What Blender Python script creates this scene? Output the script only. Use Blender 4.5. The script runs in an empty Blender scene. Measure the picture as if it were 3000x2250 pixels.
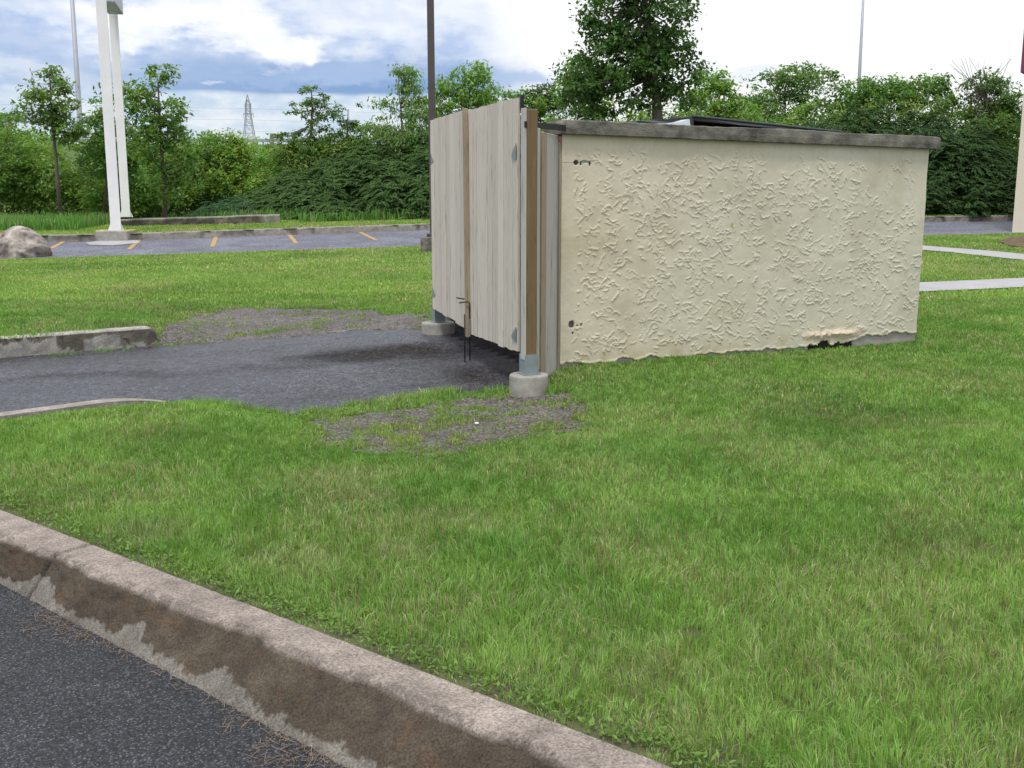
import bpy, math, random
import numpy as np
from math import sin, cos, tan, atan, pi, radians
from mathutils import Vector, Matrix
random.seed(7); rng = np.random.default_rng(7)
S = bpy.context.scene
COL = S.collection
# ---------------------------------------------------------------- camera
F, CX, CY, CAMZ = 3100.0, 1500.0, 1125.0, 1.6
PITCH = atan(560 / F)
cam = bpy.data.objects.new("camera", bpy.data.cameras.new("camera")); COL.objects.link(cam)
cam.location = (0, 0, CAMZ); cam.rotation_euler = (pi / 2 - PITCH, 0, 0)
cam.data.sensor_width = 36; cam.data.lens = F / 3000 * 36
cam.data.clip_start = 0.05; cam.data.clip_end = 6000
S.camera = cam
S.view_settings.view_transform = 'Standard'; S.view_settings.look = 'None'
S.view_settings.exposure = 0.42; S.view_settings.gamma = 1
S.cycles.max_bounces = 6; S.cycles.transparent_max_bounces = 6

# ---------------------------------------------------------------- node helper
class NT:
    def __init__(s, tree):
        s.t = tree; s.n = tree.nodes; s.l = tree.links
    def new(s, typ, **kw):
        n = s.n.new(typ)
        for k, v in kw.items(): setattr(n, k, v)
        return n
    def set(s, sock, v):
        if hasattr(v, 'is_output') or isinstance(v, bpy.types.NodeSocket): s.l.new(v, sock)
        elif isinstance(v, (tuple, list)) and len(v) == 3 and sock.type == 'RGBA': sock.default_value = (*v, 1)
        else: sock.default_value = v
    def math(s, op, a, b=None, c=None, clamp=False):
        n = s.new('ShaderNodeMath', operation=op, use_clamp=clamp)
        for i, v in enumerate((a, b, c)):
            if v is not None: s.set(n.inputs[i], v)
        return n.outputs[0]
    def vmath(s, op, a, b=None):
        n = s.new('ShaderNodeVectorMath', operation=op)
        s.set(n.inputs[0], a)
        if b is not None: s.set(n.inputs[1], b)
        return n.outputs['Value'] if op in ('LENGTH', 'DISTANCE', 'DOT_PRODUCT') else n.outputs[0]
    def noise(s, vec, scale, detail=4, rough=.55, dist=0):
        n = s.new('ShaderNodeTexNoise'); s.set(n.inputs['Vector'], vec)
        n.inputs['Scale'].default_value = scale; n.inputs['Detail'].default_value = detail
        n.inputs['Roughness'].default_value = rough; n.inputs['Distortion'].default_value = dist
        return n.outputs['Fac']
    def vor(s, vec, scale, out='Distance', feature='F1'):
        n = s.new('ShaderNodeTexVoronoi', feature=feature); s.set(n.inputs['Vector'], vec)
        n.inputs['Scale'].default_value = scale
        return n.outputs[out]
    def mr(s, v, a, b, c=0., d=1., smooth=False):
        n = s.new('ShaderNodeMapRange'); n.clamp = True
        if smooth: n.interpolation_type = 'SMOOTHSTEP'
        s.set(n.inputs[0], v)
        for i, x in enumerate((a, b, c, d)): n.inputs[i + 1].default_value = x
        return n.outputs[0]
    def mix(s, f, a, b, mode='MIX'):
        n = s.new('ShaderNodeMix', data_type='RGBA', blend_type=mode)
        s.set(n.inputs[0], f); s.set(n.inputs[6], a); s.set(n.inputs[7], b)
        return n.outputs[2]
    def scalev(s, vec, sc):
        return s.vmath('MULTIPLY', vec, sc)
    def comb(s, x, y, z=0.):
        n = s.new('ShaderNodeCombineXYZ')
        for i, v in enumerate((x, y, z)): s.set(n.inputs[i], v)
        return n.outputs[0]

# ---------------------------------------------------------------- sun and sky
SUN_EL, SUN_AZ = radians(66), radians(200)       # azimuth from +Y towards +X
sun = bpy.data.objects.new("sun", bpy.data.lights.new("sun", 'SUN')); COL.objects.link(sun)
sun.data.energy = 1.9; sun.data.angle = radians(11); sun.data.color = (1, .95, .87)
sd = Vector((sin(SUN_AZ) * cos(SUN_EL), cos(SUN_AZ) * cos(SUN_EL), sin(SUN_EL)))
sun.rotation_euler = sd.to_track_quat('Z', 'Y').to_euler(); sun.location = (0, 0, 30)

def pixang(u, v):
    x, y, z = (u - CX) / F, cos(PITCH) + (CY - v) / F * sin(PITCH), -sin(PITCH) + (CY - v) / F * cos(PITCH)
    return math.degrees(math.atan2(x, y)), math.degrees(math.atan2(z, math.hypot(x, y)))

W = bpy.data.worlds.new("World"); S.world = W; W.use_nodes = True
w = NT(W.node_tree); w.n.clear()
tc = w.new('ShaderNodeTexCoord').outputs['Generated']
sep = w.new('ShaderNodeSeparateXYZ'); w.l.new(tc, sep.inputs[0])
azr = w.math('MULTIPLY', w.math('ARCTAN2', sep.outputs[0], sep.outputs[1]), 57.2958)
elr = w.math('MULTIPLY', w.math('ARCSINE', sep.outputs[2]), 57.2958)
ae = w.comb(azr, elr, 0.)
def wnoise(sx, sy, off, detail=6, rough=.55):
    return w.noise(w.vmath('ADD', w.scalev(ae, (sx, sy, 1)), (off, off * .7, off)), 1.0, detail, rough)
n1 = wnoise(.16, .42, 3.1); n2 = wnoise(.16, .42, 17.3); n3 = wnoise(.5, 1.1, 8.0); n4 = wnoise(.9, 1.7, 31.0)
wx = w.math('ADD', azr, w.math('MULTIPLY', w.math('SUBTRACT', n1, .5), 9.0))
wy = w.math('ADD', w.math('ADD', elr, w.math('MULTIPLY', w.math('SUBTRACT', n2, .5), 3.2)),
            w.math('MULTIPLY', w.math('SUBTRACT', n4, .5), 1.3))
wv = w.comb(wx, wy, 0.)
def ell(u, v, ru, rv, soft=.55, vec=None):
    a, e = pixang(u, v); ra, re = ru / 54.0, rv / 54.0
    d = w.vmath('LENGTH', w.vmath('MULTIPLY', w.vmath('SUBTRACT', vec or wv, (a, e, 0)), (1 / ra, 1 / re, 0)))
    return w.mr(d, 1.0 - soft, 1.0 + soft * .35, 1, 0, True)
blue_hi, blue_lo, pale, white = (.50, .66, .92), (.235, .385, .68), (.76, .86, .97), (1.12, 1.12, 1.12)
c = w.mix(w.mr(n3, .36, .62), (.50, .63, .90), (.80, .87, 1.0))
# dark underside of the cloud bank, sharp along its lower rim
rim_a = w.mr(w.math('ADD', elr, w.math('MULTIPLY', w.math('SUBTRACT', n2, .5), .7)), pixang(900, 292)[1], pixang(900, 268)[1], 0, 1, True)
top_f = w.mr(wy, pixang(900, 225)[1], pixang(900, 120)[1], 1, 0, True)
az_f = w.math('MULTIPLY', w.mr(azr, -26, -12, .35, 1), w.mr(azr, -1.0, 5, 1, .25))
c = w.mix(w.math('MULTIPLY', w.math('MULTIPLY', rim_a, top_f), az_f), c, blue_lo)
c = w.mix(rim_a, w.mix(w.mr(n3, .4, .62), (.60, .73, .90), (.86, .92, .98)), c)
for (u, v, ru, rv, k) in [(480, 52, 330, 40, .95), (700, 70, 130, 55, .95), (860, 140, 105, 60, 1), (330, 110, 130, 30, .8), (1080, 20, 260, 60, .45),
                          (645, 262, 30, 10, .35), (150, 210, 240, 45, .35), (620, 10, 160, 30, .7)]:
    c = w.mix(w.math('MULTIPLY', ell(u, v, ru, rv), k), c, white)
for (u, v, ru, rv, k) in [(130, 130, 210, 45, .6), (600, 175, 260, 40, .35), (1080, 220, 230, 38, .75), (800, 235, 260, 28, .5)]:
    c = w.mix(w.math('MULTIPLY', ell(u, v, ru, rv), k), c, (.44, .57, .84))
# the bright thin overcast to the right
rt = w.mr(w.math('ADD', wx, w.math('MULTIPLY', elr, .9)), pixang(1230, 100)[0] + 7, pixang(1640, 100)[0] + 7, 0, 1, True)
c = w.mix(w.math('MULTIPLY', rt, .96), c, white)
c = w.mix(w.math('MULTIPLY', ell(1500, 225, 190, 34), .85), c, (.46, .60, .86))
c = w.mix(w.math('MULTIPLY', ell(2150, 205, 170, 26), .35), c, (.62, .74, .92))
c = w.scalev(c, (.75, .75, .75))
c = w.mix(w.mr(elr, 11, 30), c, w.mix(w.mr(n1, .4, .6), (.80, .84, .93), (1.04, 1.04, 1.05)))
c = w.mix(w.mr(elr, -1, 0), (.25, .28, .25), c)
sky = w.new('ShaderNodeTexSky', sky_type='NISHITA'); sky.sun_disc = False
sky.sun_elevation = SUN_EL; sky.sun_rotation = SUN_AZ
skyc = w.scalev(sky.outputs[0], (.09, .09, .09))
bg = w.new('ShaderNodeBackground'); bg.inputs['Strength'].default_value = 1.0
w.l.new(w.mix(.90, skyc, c), bg.inputs['Color'])
w.l.new(bg.outputs[0], w.new('ShaderNodeOutputWorld').inputs['Surface'])

# ---------------------------------------------------------------- geometry helpers
def ray(u, v):
    return np.array([(u - CX) / F, cos(PITCH) + (CY - v) / F * sin(PITCH), -sin(PITCH) + (CY - v) / F * cos(PITCH)])
def atz(u, v, z):                      # point of a sight line at height z
    r = ray(u, v); t = (z - CAMZ) / r[2]; return np.array([r[0] * t, r[1] * t, z])
def aty(u, v, Y):                      # point of a sight line at distance Y
    r = ray(u, v); t = Y / r[1]; return np.array([r[0] * t, Y, CAMZ + r[2] * t])
def lattice(ix, iy, seed):
    h = (ix.astype(np.int64) * 374761393 + iy.astype(np.int64) * 668265263 + seed * 1442695041) & 0xffffffff
    h = ((h ^ (h >> 13)) * 1274126177) & 0xffffffff
    h = h ^ (h >> 16)
    return (h & 0xffff) / 65535.0
def vn(x, y, s, seed=0, oct=1):
    x = np.asarray(x, float) / s; y = np.asarray(y, float) / s; tot = 0; amp = 1; nrm = 0
    for o in range(oct):
        ix, iy = np.floor(x), np.floor(y); fx, fy = x - ix, y - iy
        fx, fy = fx * fx * (3 - 2 * fx), fy * fy * (3 - 2 * fy)
        a, b = lattice(ix, iy, seed + o), lattice(ix + 1, iy, seed + o)
        c_, d = lattice(ix, iy + 1, seed + o), lattice(ix + 1, iy + 1, seed + o)
        tot = tot + amp * ((a * (1 - fx) + b * fx) * (1 - fy) + (c_ * (1 - fx) + d * fx) * fy)
        nrm += amp; amp *= .5; x = x * 2; y = y * 2
    return tot / nrm
def inpoly(x, y, poly):
    x = np.asarray(x); y = np.asarray(y); r = np.zeros(x.shape, bool); n = len(poly)
    for i in range(n):
        x1, y1 = poly[i][0], poly[i][1]; x2, y2 = poly[(i + 1) % n][0], poly[(i + 1) % n][1]
        if y1 == y2: continue
        c_ = ((y1 > y) != (y2 > y)) & (x < (x2 - x1) * (y - y1) / (y2 - y1) + x1)
        r ^= c_
    return r
def tag(o, label=None, cat=None, group=None, kind=None):
    if label: o['label'] = label
    if cat: o['category'] = cat
    if group: o['group'] = group
    if kind: o['kind'] = kind
    return o
def empty(name, loc, label, cat, group=None):
    o = bpy.data.objects.new(name, None); COL.objects.link(o); o.location = loc
    o.empty_display_size = .1
    tag(o, label, cat, group); o['_o'] = 0
    del o['_o']; return o
def mesh(name, V, Fc, mat, parent=None, colr=None, smooth=False, fattr=None):
    """V (N,3); Fc (M,k) array or a list of mixed tuples; V is in world space"""
    V = np.asarray(V, float)
    if parent is not None: V = V - np.array(parent.location)
    me = bpy.data.meshes.new(name)
    if isinstance(Fc, np.ndarray):
        k = Fc.shape[1]
        me.vertices.add(len(V)); me.vertices.foreach_set('co', V.astype(np.float32).ravel())
        me.loops.add(Fc.size); me.loops.foreach_set('vertex_index', Fc.astype(np.int32).ravel())
        me.polygons.add(len(Fc)); me.polygons.foreach_set('loop_start', (np.arange(len(Fc)) * k).astype(np.int32))
        me.polygons.foreach_set('loop_total', np.full(len(Fc), k, np.int32))
        me.update(calc_edges=True)
    else:
        me.from_pydata([tuple(v) for v in V], [], [tuple(f) for f in Fc]); me.update()
    if smooth: me.polygons.foreach_set('use_smooth', np.ones(len(me.polygons), bool))
    if colr is not None:
        a = me.color_attributes.new('Col', 'FLOAT_COLOR', 'POINT')
        cc = np.ones((len(V), 4), np.float32); cc[:, :3] = colr
        a.data.foreach_set('color', cc.ravel())
    if fattr is not None:
        for kx, arr in fattr.items():
            a = me.attributes.new(kx, 'FLOAT', 'POINT'); a.data.foreach_set('value', np.asarray(arr, np.float32))
    me.materials.append(mat)
    o = bpy.data.objects.new(name, me); COL.objects.link(o)
    if parent is not None: o.parent = parent
    return o
def solo(name, V, Fc, mat, label, cat, group=None, origin=None, **kw):
    V = np.asarray(V, float); org = np.array(origin) if origin is not None else np.array([V[:, 0].mean(), V[:, 1].mean(), V[:, 2].min()])
    o = mesh(name, V - org, Fc, mat, **kw); o.location = org
    return tag(o, label, cat, group)
class MB:                                # collects solid pieces for one mesh
    def __init__(s): s.v = []; s.f = []; s.n = 0
    def add(s, V, Fc):
        s.v.append(np.asarray(V, float)); s.f += [tuple(i + s.n for i in f) for f in Fc]; s.n += len(V); return s
    def box(s, c, ax, ay, az, hx, hy, hz, bev=.0):
        c = np.array(c, float); ax, ay, az = (np.array(a, float) / np.linalg.norm(a) for a in (ax, ay, az))
        if bev <= 0:
            V = [c + ax * hx * i + ay * hy * j + az * hz * k for k in (-1, 1) for j in (-1, 1) for i in (-1, 1)]
            return s.add(V, [(0, 2, 3, 1), (4, 5, 7, 6), (0, 1, 5, 4), (2, 6, 7, 3), (0, 4, 6, 2), (1, 3, 7, 5)])
        V = []; idx = {}
        for k in (-1, 1):
            for j in (-1, 1):
                for i in (-1, 1):
                    for m in range(3):
                        h = [hx, hy, hz]; d = [hx - bev, hy - bev, hz - bev]; d[m] = h[m]
                        idx[(i, j, k, m)] = len(V); V.append(c + ax * d[0] * i + ay * d[1] * j + az * d[2] * k)
        Fs = []
        for m in range(3):
            o = [a for a in range(3) if a != m]
            for sg in (-1, 1):
                q = []
                for a, b in ((-1, -1), (1, -1), (1, 1), (-1, 1)):
                    t = [0, 0, 0]; t[m] = sg; t[o[0]] = a; t[o[1]] = b; q.append(idx[(*t, m)])
                Fs.append(tuple(q))
        for m in range(3):
            o = [a for a in range(3) if a != m]
            for a in (-1, 1):
                for b in (-1, 1):
                    t1 = [0, 0, 0]; t2 = [0, 0, 0]; t1[m] = -1; t2[m] = 1
                    t1[o[0]] = t2[o[0]] = a; t1[o[1]] = t2[o[1]] = b
                    Fs.append((idx[(*t1, o[0])], idx[(*t2, o[0])], idx[(*t2, o[1])], idx[(*t1, o[1])]))
        for i in (-1, 1):
            for j in (-1, 1):
                for k in (-1, 1): Fs.append(tuple(idx[(i, j, k, m)] for m in range(3)))
        return s.add(V, Fs)
    def tube(s, pts, rad, seg=8, cap=True):
        pts = [np.array(p, float) for p in pts]; rad = rad if hasattr(rad, '__len__') else [rad] * len(pts)
        V = []; ref = np.array([0.31, .17, .93])
        for i, p in enumerate(pts):
            d = pts[min(i + 1, len(pts) - 1)] - pts[max(i - 1, 0)]; d = d / (np.linalg.norm(d) + 1e-9)
            r = ref if abs(d @ ref) < .95 else np.array([1., 0, 0])
            a = np.cross(d, r); a /= np.linalg.norm(a); b = np.cross(d, a)
            for k in range(seg):
                t = 2 * pi * k / seg; V.append(p + rad[i] * (a * cos(t) + b * sin(t)))
        Fs = [(i * seg + k, i * seg + (k + 1) % seg, (i + 1) * seg + (k + 1) % seg, (i + 1) * seg + k) for i in range(len(pts) - 1) for k in range(seg)]
        if cap: Fs += [tuple(range(seg))[::-1], tuple((len(pts) - 1) * seg + k for k in range(seg))]
        return s.add(V, Fs)
    def prism(s, poly, off):             # polygon of 3D points extruded by vector off
        n = len(poly); P = [np.array(p, float) for p in poly]; V = P + [p + np.array(off, float) for p in P]
        return s.add(V, [tuple(range(n))[::-1], tuple(range(n, 2 * n))] + [(i, (i + 1) % n, n + (i + 1) % n, n + i) for i in range(n)])
    def build(s, name, mat, parent=None, smooth=False):
        return mesh(name, np.concatenate(s.v), s.f, mat, parent, smooth=smooth)
    def single(s, name, mat, label, cat, group=None, smooth=False):
        return solo(name, np.concatenate(s.v), s.f, mat, label, cat, group, smooth=smooth)
def grid_mesh(name, xs, ys, hfun, keep, mat, parent=None, colr=None):
    X, Y = np.meshgrid(xs, ys); nx, ny = len(xs), len(ys)
    i, j = np.meshgrid(np.arange(nx - 1), np.arange(ny - 1)); a = (j * nx + i).ravel()
    xc = (X[:-1, :-1] + X[1:, 1:]).ravel() / 2; yc = (Y[:-1, :-1] + Y[1:, 1:]).ravel() / 2
    a = a[keep(xc, yc)]
    Fq = np.stack([a, a + 1, a + nx + 1, a + nx], 1)
    used, inv = np.unique(Fq, return_inverse=True)
    x, y = X.ravel()[used], Y.ravel()[used]
    return mesh(name, np.stack([x, y, hfun(x, y)], 1), inv.reshape(-1, 4), mat, parent, smooth=True, colr=None if colr is None else colr(x, y))
EX, EY, EZ = np.eye(3)

# ---------------------------------------------------------------- materials
def mat_new(name):
    m = bpy.data.materials.new(name); m.use_nodes = True; t = NT(m.node_tree)
    b = next(n for n in t.n if n.type == 'BSDF_PRINCIPLED'); return m, t, b
def obc(t): return t.new('ShaderNodeTexCoord').outputs['Object']
def bump(t, b, h, strength=.5, dist=.01):
    n = t.new('ShaderNodeBump'); n.inputs['Strength'].default_value = strength; n.inputs['Distance'].default_value = dist
    t.l.new(h, n.inputs['Height']); t.l.new(n.outputs[0], b.inputs['Normal'])
def M_simple(name, col, rough=.6, metal=0, var=.25, scale=6, bmp=.0, bs=60, stretch=(1, 1, 1), dark=None):
    m, t, b = mat_new(name); v = t.scalev(obc(t), stretch)
    n = t.noise(v, scale, 6, .6)
    d = dark or tuple(c_ * (1 - var) for c_ in col)
    t.set(b.inputs['Base Color'], t.mix(t.mr(n, .32, .68), d, tuple(min(1, c_ * (1 + var * .5)) for c_ in col)))
    b.inputs['Roughness'].default_value = rough; b.inputs['Metallic'].default_value = metal
    if bmp: bump(t, b, t.noise(v, bs, 5, .6), bmp, .01)
    return m
def M_leaf(name, trans=.35, gloss=.5, tint=(1, 1, 1)):
    m = bpy.data.materials.new(name); m.use_nodes = True; t = NT(m.node_tree); t.n.clear()
    at = t.new('ShaderNodeAttribute', attribute_name='Col').outputs['Color']
    at = t.mix(1.0, at, tint, 'MULTIPLY')
    p = t.new('ShaderNodeBsdfPrincipled'); t.l.new(at, p.inputs['Base Color']); p.inputs['Roughness'].default_value = gloss
    p.inputs['Specular IOR Level'].default_value = .35
    tr = t.new('ShaderNodeBsdfTranslucent'); t.l.new(t.mix(1.0, at, (1.25, 1.35, .5), 'MULTIPLY'), tr.inputs['Color'])
    mx = t.new('ShaderNodeMixShader'); mx.inputs[0].default_value = trans
    t.l.new(p.outputs[0], mx.inputs[1]); t.l.new(tr.outputs[0], mx.inputs[2])
    t.l.new(mx.outputs[0], t.new('ShaderNodeOutputMaterial').inputs['Surface']); return m
def M_vcol(name, rough=.85, nscale=90, nvar=.3, bmp=.4, bscale=140, spec=.3, mottled=3.0, bdist=.004):
    m, t, b = mat_new(name); v = obc(t)
    at = t.new('ShaderNodeAttribute', attribute_name='Col').outputs['Color']
    n = t.noise(v, nscale, 4, .7); n2_ = t.noise(v, mottled, 5, .6)
    k = t.math('MULTIPLY', t.mr(n, .3, .7, 1 - nvar, 1 + nvar), t.mr(n2_, .3, .7, 1 - nvar * .5, 1 + nvar * .4))
    t.set(b.inputs['Base Color'], t.vmath('MULTIPLY', at, t.comb(k, k, k)))
    b.inputs['Roughness'].default_value = rough; b.inputs['Specular IOR Level'].default_value = spec
    bump(t, b, t.noise(v, bscale, 4, .7), bmp, bdist); return m
def M_asphalt(name, base=(.05, .052, .058), speck=(.42, .43, .45), sc=150, wet=0., speckamt=.2, lift=1.):
    m, t, b = mat_new(name); v = obc(t)
    cellc = t.vor(v, sc, 'Color'); d = t.vor(v, sc, 'Distance')
    sepc = t.new('ShaderNodeSeparateColor'); t.l.new(cellc, sepc.inputs[0])
    big = t.noise(v, .9, 5, .6); mid = t.noise(v, 7, 4, .6)
    stone = t.mix(t.math('POWER', sepc.outputs[0], 2.2), tuple(c_ * .55 for c_ in base), tuple(c_ * 2.6 for c_ in base))
    sp = t.math('MULTIPLY', t.math('GREATER_THAN', sepc.outputs[1], 1 - speckamt), t.mr(d, .15, .55, 1, .25))
    c_ = t.mix(t.math('MULTIPLY', sp, .75), stone, speck)
    k = t.math('MULTIPLY', t.mr(big, .3, .7, .7, 1.3), t.mr(mid, .3, .7, .8, 1.2))
    if wet: k = t.math('MULTIPLY', k, t.math('MULTIPLY', t.mr(t.noise(t.scalev(v, (1, .6, 1)), 22, 4, .8), .36, .64, .45, 1.75), t.mr(t.noise(v, 60, 2, .8), .36, .64, .6, 1.5)))
    c_ = t.vmath('MULTIPLY', c_, t.comb(k, k, k))
    if wet:
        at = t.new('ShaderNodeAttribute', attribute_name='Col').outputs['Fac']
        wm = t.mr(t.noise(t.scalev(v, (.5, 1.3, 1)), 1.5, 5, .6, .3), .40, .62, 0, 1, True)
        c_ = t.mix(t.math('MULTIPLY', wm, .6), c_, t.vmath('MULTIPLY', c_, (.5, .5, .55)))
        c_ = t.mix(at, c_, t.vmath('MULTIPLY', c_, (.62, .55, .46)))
        rg = t.math('ADD', t.mr(wm, 0, 1, .62, .28), t.mr(t.noise(t.scalev(v, (1, .6, 1)), 26, 3, .8), .36, .64, -.16, .16))
        t.set(b.inputs['Roughness'], t.math('ADD', rg, t.math('MULTIPLY', at, .35)))
        t.set(b.inputs['Specular IOR Level'], t.mr(at, 0, 1, .6, .15))
    else:
        b.inputs['Roughness'].default_value = .72; b.inputs['Specular IOR Level'].default_value = .4
    t.set(b.inputs['Base Color'], c_)
    h = t.math('ADD', t.math('MULTIPLY', d, -1.0), t.math('MULTIPLY', sepc.outputs[2], .6))
    bump(t, b, h, .85, .004); return m
def M_painted_wood(name, paint, wood, wear=.5, axis=2, vc=False):
    m, t, b = mat_new(name); v = obc(t)
    sc = [14, 14, 14]; sc[axis] = .9
    g = t.noise(t.scalev(v, tuple(sc)), 3.2, 6, .65, .4); g2 = t.noise(t.scalev(v, tuple(x * 4 for x in sc)), 3, 4, .6)
    sc2 = [5, 5, 5]; sc2[axis] = 1.2
    kn = t.mr(t.vor(t.scalev(v, tuple(sc2)), 1.7), .03, .09, 1, 0)
    wr = t.math('MAXIMUM', t.mr(t.math('ADD', g, t.math('MULTIPLY', t.noise(v, 1.3, 3), .5)), .98 - wear * .3, 1.12 - wear * .3), t.math('MULTIPLY', kn, .7))
    base = t.mix(t.mr(g2, .3, .7), tuple(x * .92 for x in paint), tuple(x * 1.04 for x in paint))
    base = t.mix(t.mr(g, .34, .44, .8, 0), base, tuple(x * .5 for x in paint))
    wd = t.mix(t.mr(g2, .3, .7), tuple(x * .55 for x in wood), wood)
    fin = t.mix(wr, base, wd)
    if vc: fin = t.mix(1.0, fin, t.new('ShaderNodeAttribute', attribute_name='Col').outputs['Color'], 'MULTIPLY')
    t.set(b.inputs['Base Color'], fin); b.inputs['Roughness'].default_value = .75
    bump(t, b, t.math('ADD', g, g2), .25, .004); return m
MAT = {}
MAT['soil'] = M_simple('lawn_soil', (.085, .085, .04), .95, 0, .45, 9, .6, 40)
MAT['verge'] = M_simple('verge_turf', (.16, .21, .06), .95, 0, .3, 2.5, .6, 30)
MAT['grass'] = M_leaf('grass_blades', .30, .55)
MAT['leaf'] = M_leaf('leaves', .42, .5)
MAT['sumac'] = M_leaf('glossy_leaves', .25, .95)
MAT['bark'] = M_simple('bark', (.11, .09, .075), .9, 0, .4, 10, .6, 30, (1, 1, .25))
MAT['road'] = M_asphalt('road_asphalt', (.017, .0185, .022), (.18, .19, .205), 165, 0, .16)
MAT['drive'] = M_asphalt('wet_drive_asphalt', (.034, .035, .042), (.22, .22, .25), 120, 1, .09)
MAT['lot'] = M_asphalt('parking_asphalt', (.115, .12, .15), (.2, .2, .23), 60, 0, .05)
MAT['gravel'] = M_asphalt('gravel_patch', (.075, .066, .060), (.28, .265, .25), 75, 0, .18)
MAT['kerb'] = M_vcol('kerb_concrete', .9, 130, .6, .9, 150, .2, 7, .005)
MAT['stucco'] = M_vcol('painted_stucco', .8, 60, .05, .25, 110, .25, 1.6, .003)
MAT['concrete'] = M_simple('concrete', (.33, .315, .285), .9, 0, .3, 9, .5, 120)
MAT['walk'] = M_simple('walk_concrete', (.36, .355, .37), .7, 0, .15, 3, .3, 80)
MAT['cap'] = M_simple('weathered_cap', (.175, .167, .142), .92, 0, .6, 7, .8, 60, (1, 1, 1.6), (.06, .058, .048))
MAT['yellow'] = M_simple('yellow_paint', (.44, .28, .10), .7, 0, .4, 10)
MAT['board'] = M_painted_wood('painted_board', (.60, .55, .475), (.30, .23, .15), .17, 2, True)
MAT['board2'] = M_painted_wood('painted_board_side', (.44, .43, .40), (.28, .19, .11), .3)
MAT['stain'] = M_painted_wood('stained_post', (.16, .105, .05), (.27, .19, .105), .5)
MAT['stainp'] = M_painted_wood('stained_batten', (.33, .26, .175), (.22, .155, .09), .6)
MAT['galv'] = M_simple('galvanised_steel', (.25, .295, .31), .5, .35, .15, 12)
MAT['black'] = M_simple('black_steel', (.018, .018, .02), .5, .4, .3, 8)
MAT['white'] = M_simple('white_post_paint', (.80, .80, .80), .5, 0, .06, 2)
MAT['greyp'] = M_simple('grey_sign_metal', (.45, .47, .52), .5, .1, .1, 2)
MAT['brownp'] = M_simple('dark_bronze_paint', (.085, .07, .07), .5, .2, .2, 2)
MAT['mast'] = M_simple('galvanised_mast', (.36, .38, .44), .55, .2, .1, .6)
MAT['rust'] = M_simple('rust', (.26, .13, .05), .9, 0, .5, 20)
MAT['red'] = M_simple('red_brown_steel', (.16, .05, .035), .6, 0, .4, 5)
MAT['lid'] = M_simple('black_lid_plastic', (.022, .026, .030), .45, 0, .3, 3, .2, 10)
MAT['bag'] = M_simple('clear_plastic', (.60, .66, .72), .35, 0, .2, 9, .5, 12)
MAT['maroon'] = M_simple('maroon_panel', (.16, .03, .07), .6, 0, .2, 3)
MAT['berm'] = M_simple('berm_grass', (.075, .125, .035), .95, 0, .35, .12)
MAT['guard'] = M_simple('guard_rail', (.33, .36, .37), .6, .2, .15, 1)
MAT['dry'] = M_leaf('dry_litter', .1, .8)
MAT['stone'] = M_simple('red_stone', (.20, .11, .085), .9, 0, .3, 20, .5, 40)
MAT['paper'] = M_simple('white_sticker', (.75, .78, .78), .6, 0, .05, 5)

# ---------------------------------------------------------------- plan of the place
# near kerb (world plan of its three lines)
inner = np.array([atz(u, v, .15)[:2] for u, v in [(0, 1490), (244, 1579), (450, 1662), (678, 1748), (1085, 1904), (1423, 2032), (1990, 2250)]])
front = np.array([atz(u, v, .15)[:2] for u, v in [(0, 1578), (136, 1624), (542, 1788), (814, 1902), (1085, 2010), (1330, 2105), (1600, 2228)]])
foot = np.array([atz(u, v, 0)[:2] for u, v in [(0, 1722), (271, 1838), (542, 1985), (814, 2143), (990, 2250)]])
def extend(P, a, b):
    d0 = P[0] - P[1]; d0 /= np.linalg.norm(d0); d1 = P[-1] - P[-3]; d1 /= np.linalg.norm(d1)
    return np.vstack([P[0] + d0 * a, P, P[-1] + d1 * b])
kd = inner[-1] - inner[0]; kd /= np.linalg.norm(kd); kn = np.array([-kd[1], kd[0]])      # along, towards lawn
def kcoord(P): return (P - inner[0]) @ kd, (P - inner[0]) @ kn
KS_i, KN_i = kcoord(inner); KS_f, KN_f = kcoord(front); KS_b, KN_b = kcoord(foot)
pi_, pf_, pb_ = np.polyfit(KS_i, KN_i, 2), np.polyfit(KS_f, KN_f, 2), np.polyfit(KS_b, KN_b, 1)
def kline(p, s):
    sc = np.clip(s, -.6, 4.2); b = np.polyval(p, sc); dd = (np.polyval(p, sc + .01) - b) / .01
    return b + dd * (s - sc)
def lawn_side(x, y):                     # signed distance past the kerb's inner edge
    P = np.stack([np.asarray(x) - inner[0][0], np.asarray(y) - inner[0][1]], -1); return P @ kn - kline(pi_, P @ kd)

# enclosure corners
C0 = atz(1641, 1088, .2)[:2]; C1 = atz(2682, 1006, .2)[:2]; WL = np.linalg.norm(C1 - C0)
wdir = (C1 - C0) / WL; wn = np.array([-wdir[1], wdir[0]])
def E(a, b, z=0.): p = C0 + wdir * a + wn * b; return np.array([p[0], p[1], z])
encl = [E(.05, .05), E(WL - .05, .05), E(WL - .05, 3.0), E(.05, 3.0)]
G0, G1 = np.array([.07, 7.8]), np.array([-.79, 10.7])

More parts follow.
